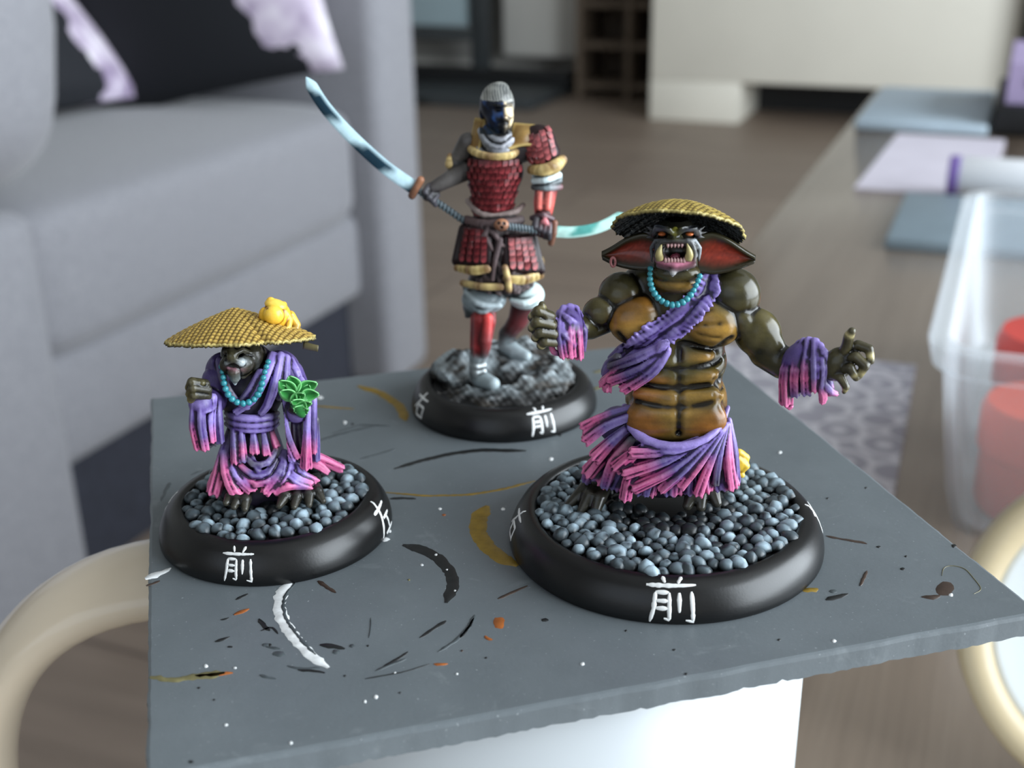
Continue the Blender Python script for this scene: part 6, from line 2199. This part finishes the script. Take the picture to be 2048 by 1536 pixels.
# hanging skirt plates with gold hems
def tasset(corners, rows, cols, me, d_c, hem, hem_w):
    (x0, y0), (x1, y1), (x2, y2), (x3, y3) = corners             # top-left, top-right, bottom-right, bottom-left in pixels
    sc = Sculpt((-9, -7, 20), (9, 5, 40), 0.17)
    for t in np.linspace(0, 1, 7):
        for u in np.linspace(0, 1, 5):
            x = (x0 * (1 - u) + x1 * u) * (1 - t) + (x3 * (1 - u) + x2 * u) * t
            y = (y0 * (1 - u) + y1 * u) * (1 - t) + (y3 * (1 - u) + y2 * u) * t
            d = d_c(u, t)
            sc.ell(zp(x, y, d + 0.3), (1.0, 0.6, 0.9), 0.5, REDD)
    o = link('skirt_plate', sc.mesh('skirt_plate', 0.16, 0, 0, speck=0.06), M_paint, Z.root)
    for i in range(rows):
        for j in range(cols):
            t, u = (i + 0.4) / rows, (j + 0.5) / cols
            x = (x0 * (1 - u) + x1 * u) * (1 - t) + (x3 * (1 - u) + x2 * u) * t
            y = (y0 * (1 - u) + y1 * u) * (1 - t) + (y3 * (1 - u) + y2 * u) * t
            lay_scale(sc, x, y, me, o, 0.0, 1.0)
    g2 = Sculpt((-9, -7, 18), (9, 5, 34), 0.15)
    g2.tube(curve(Z.path(*hem), 8), hem_w, 0.1, GO, flat=((0, 1, 0.1), 2.4), ridge=(0.12, 3, 1.0))
    link('hem_plate', g2.mesh('hem_plate', 0.12, 2.6, 1.6, lin(64, 40, 16), 1.2, 0.06, 0.05), M_paint, o)


tasset(((930, 458), (974, 462), (974, 526), (916, 522)), 5, 4, SCL, lambda u, t: -1.4 - 2.2 * math.sin(u * 1.8) - 0.8 * t, ((914, 536, -2.4), (945, 541, -4.4), (973, 538, -5.0)), [0.6, 0.8, 0.7])
tasset(((1016, 480), (1062, 476), (1078, 540), (1018, 536)), 5, 4, SCP, lambda u, t: -3.6 + 2.4 * u - 0.8 * t, ((1012, 557, -4.6), (1045, 560, -3.8), (1080, 550, -1.6)), [0.6, 0.85, 0.7])


def _hem_c(sc):
    sc.tube(curve(Z.path((926, 566, -2.0), (960, 573, -4.2), (1002, 574, -4.8)), 8), 0.6, 0.1, GO, flat=((0, 1, 0.1), 1.6))


gold_part('hem_trim', _hem_c, (-9, -7, 16), (4, 4, 30))
gold_part('hem_trim', lambda sc: sc.tube(curve(Z.path((1010, 535, -5.0), (1016, 560, -5.0), (1018, 580, -4.8)), 8), 0.5, 0.1, GO), (-4, -7, 16), (6, 2, 32))
gold_part('hem_trim', lambda sc: sc.tube(curve(Z.path((1074, 512, -0.4), (1080, 525, 0.0), (1076, 536, 0.0)), 6), 0.7, 0.1, GO), (2, -5, 18), (9, 4, 36))


# swords
def blade(name, pts, w0, w1, pale, dark, bands, parent, across):
    """curved single-edged blade: diamond section, painted with bold light and dark reflections"""
    c = curve(pts, 60)
    T = np.gradient(c, axis=0)
    T /= np.linalg.norm(T, axis=1)[:, None]
    ac = np.array(across, float)
    S = np.cross(T, ac)
    S /= np.linalg.norm(S, axis=1)[:, None]
    Nn = np.cross(S, T)
    t = np.linspace(0, 1, 60)
    w = (w0 + (w1 - w0) * t) * np.clip((1.0 - t) * 14, 0.03, 1) ** 0.7
    prof = [(1.0, 0.0), (0.35, 0.24), (-0.6, 0.24), (-1.0, 0.1), (-1.0, -0.1), (-0.6, -0.24), (0.35, -0.24)]
    V = np.concatenate([c[:, None] + S[:, None] * (w[:, None] * p[0])[..., None] + Nn[:, None] * (np.minimum(w, 0.8)[:, None] * p[1])[..., None] for p in prof], 1)
    k = len(prof)
    C = np.zeros((60, k, 3))
    for i in range(60):
        for j, p in enumerate(prof):
            ph = t[i] * bands + p[0] * 0.12
            f = 0.5 + 0.5 * math.sin(ph * 6.28)
            f = np.clip((f - 0.35) * 2.2, 0, 1) if p[0] < 0.9 else 1.0
            if p[0] < -0.9:
                f *= 0.6
            C[i, j] = np.array(dark) * (1 - f) + np.array(pale) * f
    F = []
    for i in range(59):
        for j in range(k):
            F.append((i * k + j, i * k + (j + 1) % k, (i + 1) * k + (j + 1) % k, (i + 1) * k + j))
    F.append(tuple(range(k))[::-1])
    F.append(tuple(59 * k + j for j in range(k)))
    me = np_mesh(name, V.reshape(-1, 3) * MM, F, True, C.reshape(-1, 3))
    me.set_sharp_from_angle(angle=math.radians(28))
    return link(name, me, M_gloss, parent)


def sword(name, hand, edge_pts, w0, w1, pale, dark, bands, across):
    root = empty(name, Vector(hand[0]) * MM, 0, Z.root)
    o0 = np.array(hand[0])
    loc = lambda q: np.array(q) - o0
    blade('blade', [loc(q) for q in edge_pts], w0, w1, pale, dark, bands, root, across)
    # wrapped grip, guard, pommel
    sc = Sculpt(np.min([loc(q) for q in hand], 0) - 2.5, np.max([loc(q) for q in hand], 0) + 2.5, 0.12)
    cc = curve([loc(q) for q in hand], 30)
    sc.tube(cc, 0.5, 0.1, lin(26, 34, 40))
    for i in range(1, 29, 2):
        tt = cc[i] - cc[i - 1]
        tt = tt / np.linalg.norm(tt)
        s_ = np.cross(tt, [0, -1, 0])
        s_ /= np.linalg.norm(s_)
        q = cc[i] + np.array([0, -0.35, 0])
        sc.tube([q - s_ * 0.45 - tt * 0.16, q + np.array([0, -0.12, 0]), q + s_ * 0.45 + tt * 0.16], 0.17, 0.05, lin(70, 84, 90))
    link('grip', sc.mesh('grip', 0.08, 2.4, 1.4, lin(8, 10, 12), 1.5, 0.05), M_paint, root)
    return root, loc


s1, l1 = sword('long_sword', Z.path((832, 378, -2.0), (880, 408, -1.4), (932, 444, -0.6)), Z.path((826, 374, -2.1), (770, 334, -2.6), (706, 276, -3.2), (650, 214, -3.8), (612, 154, -4.2)), 1.05, 0.85, lin(196, 226, 236), lin(14, 46, 62), 2.3, (0, -1, 0.1))
gd = Sculpt(l1(zp(832, 376, -2.0)) - 2.6, l1(zp(832, 376, -2.0)) + 2.6, 0.12)
gd.tube([l1(zp(841, 360, -2.2)), l1(zp(832, 376, -2.4)), l1(zp(824, 391, -2.2))], [0.6, 0.55, 0.6], 0.2, (lin(140, 92, 62), BRN), flat=((0.8, 0, -0.6), 1.0))
link('guard', gd.mesh('guard', 0.1, 2.0, 1.2, lin(40, 22, 14), 1.3, 0.03), M_paint, s1)
s2, l2 = sword('short_sword', Z.path((1010, 451, -4.6), (1056, 457, -4.0), (1106, 466, -3.0)), Z.path((1106, 463, -3.0), (1150, 464, -2.4), (1200, 454, -1.4), (1250, 428, -0.4)), 0.92, 0.85, lin(196, 236, 226), lin(84, 158, 150), 1.7, (0, -1, -0.1))
gd = Sculpt(l2(zp(1107, 465, -3.0)) - 2.6, l2(zp(1107, 465, -3.0)) + 2.6, 0.12)
gd.tube([l2(zp(1109, 446, -3.0)), l2(zp(1107, 466, -3.2)), l2(zp(1102, 486, -3.0))], [0.5, 0.55, 0.5], 0.2, (lin(110, 66, 48), BRN))
link('guard', gd.mesh('guard', 0.1, 2.0, 1.2, lin(40, 22, 14), 1.3, 0.03), M_paint, s2)
pm = Sculpt(l2(zp(1003, 450, -4.8)) - 2.2, l2(zp(1003, 450, -4.8)) + 2.2, 0.12)
pm.ell(l2(zp(1003, 450, -4.8)), (1.15, 0.8, 0.95), 0.1, (lin(156, 106, 74), BRN))
for (x, y) in ((997, 446), (1008, 447), (1003, 455)):
    pm.ell(l2(zp(x, y, -5.5)), (0.2, 0.3, 0.2), 0.08, lin(40, 22, 14), None, True, soft=0.12)
link('pommel', pm.mesh('pommel', 0.1, 2.0, 1.2, lin(40, 22, 14), 1.3, 0.03), M_paint, s2)
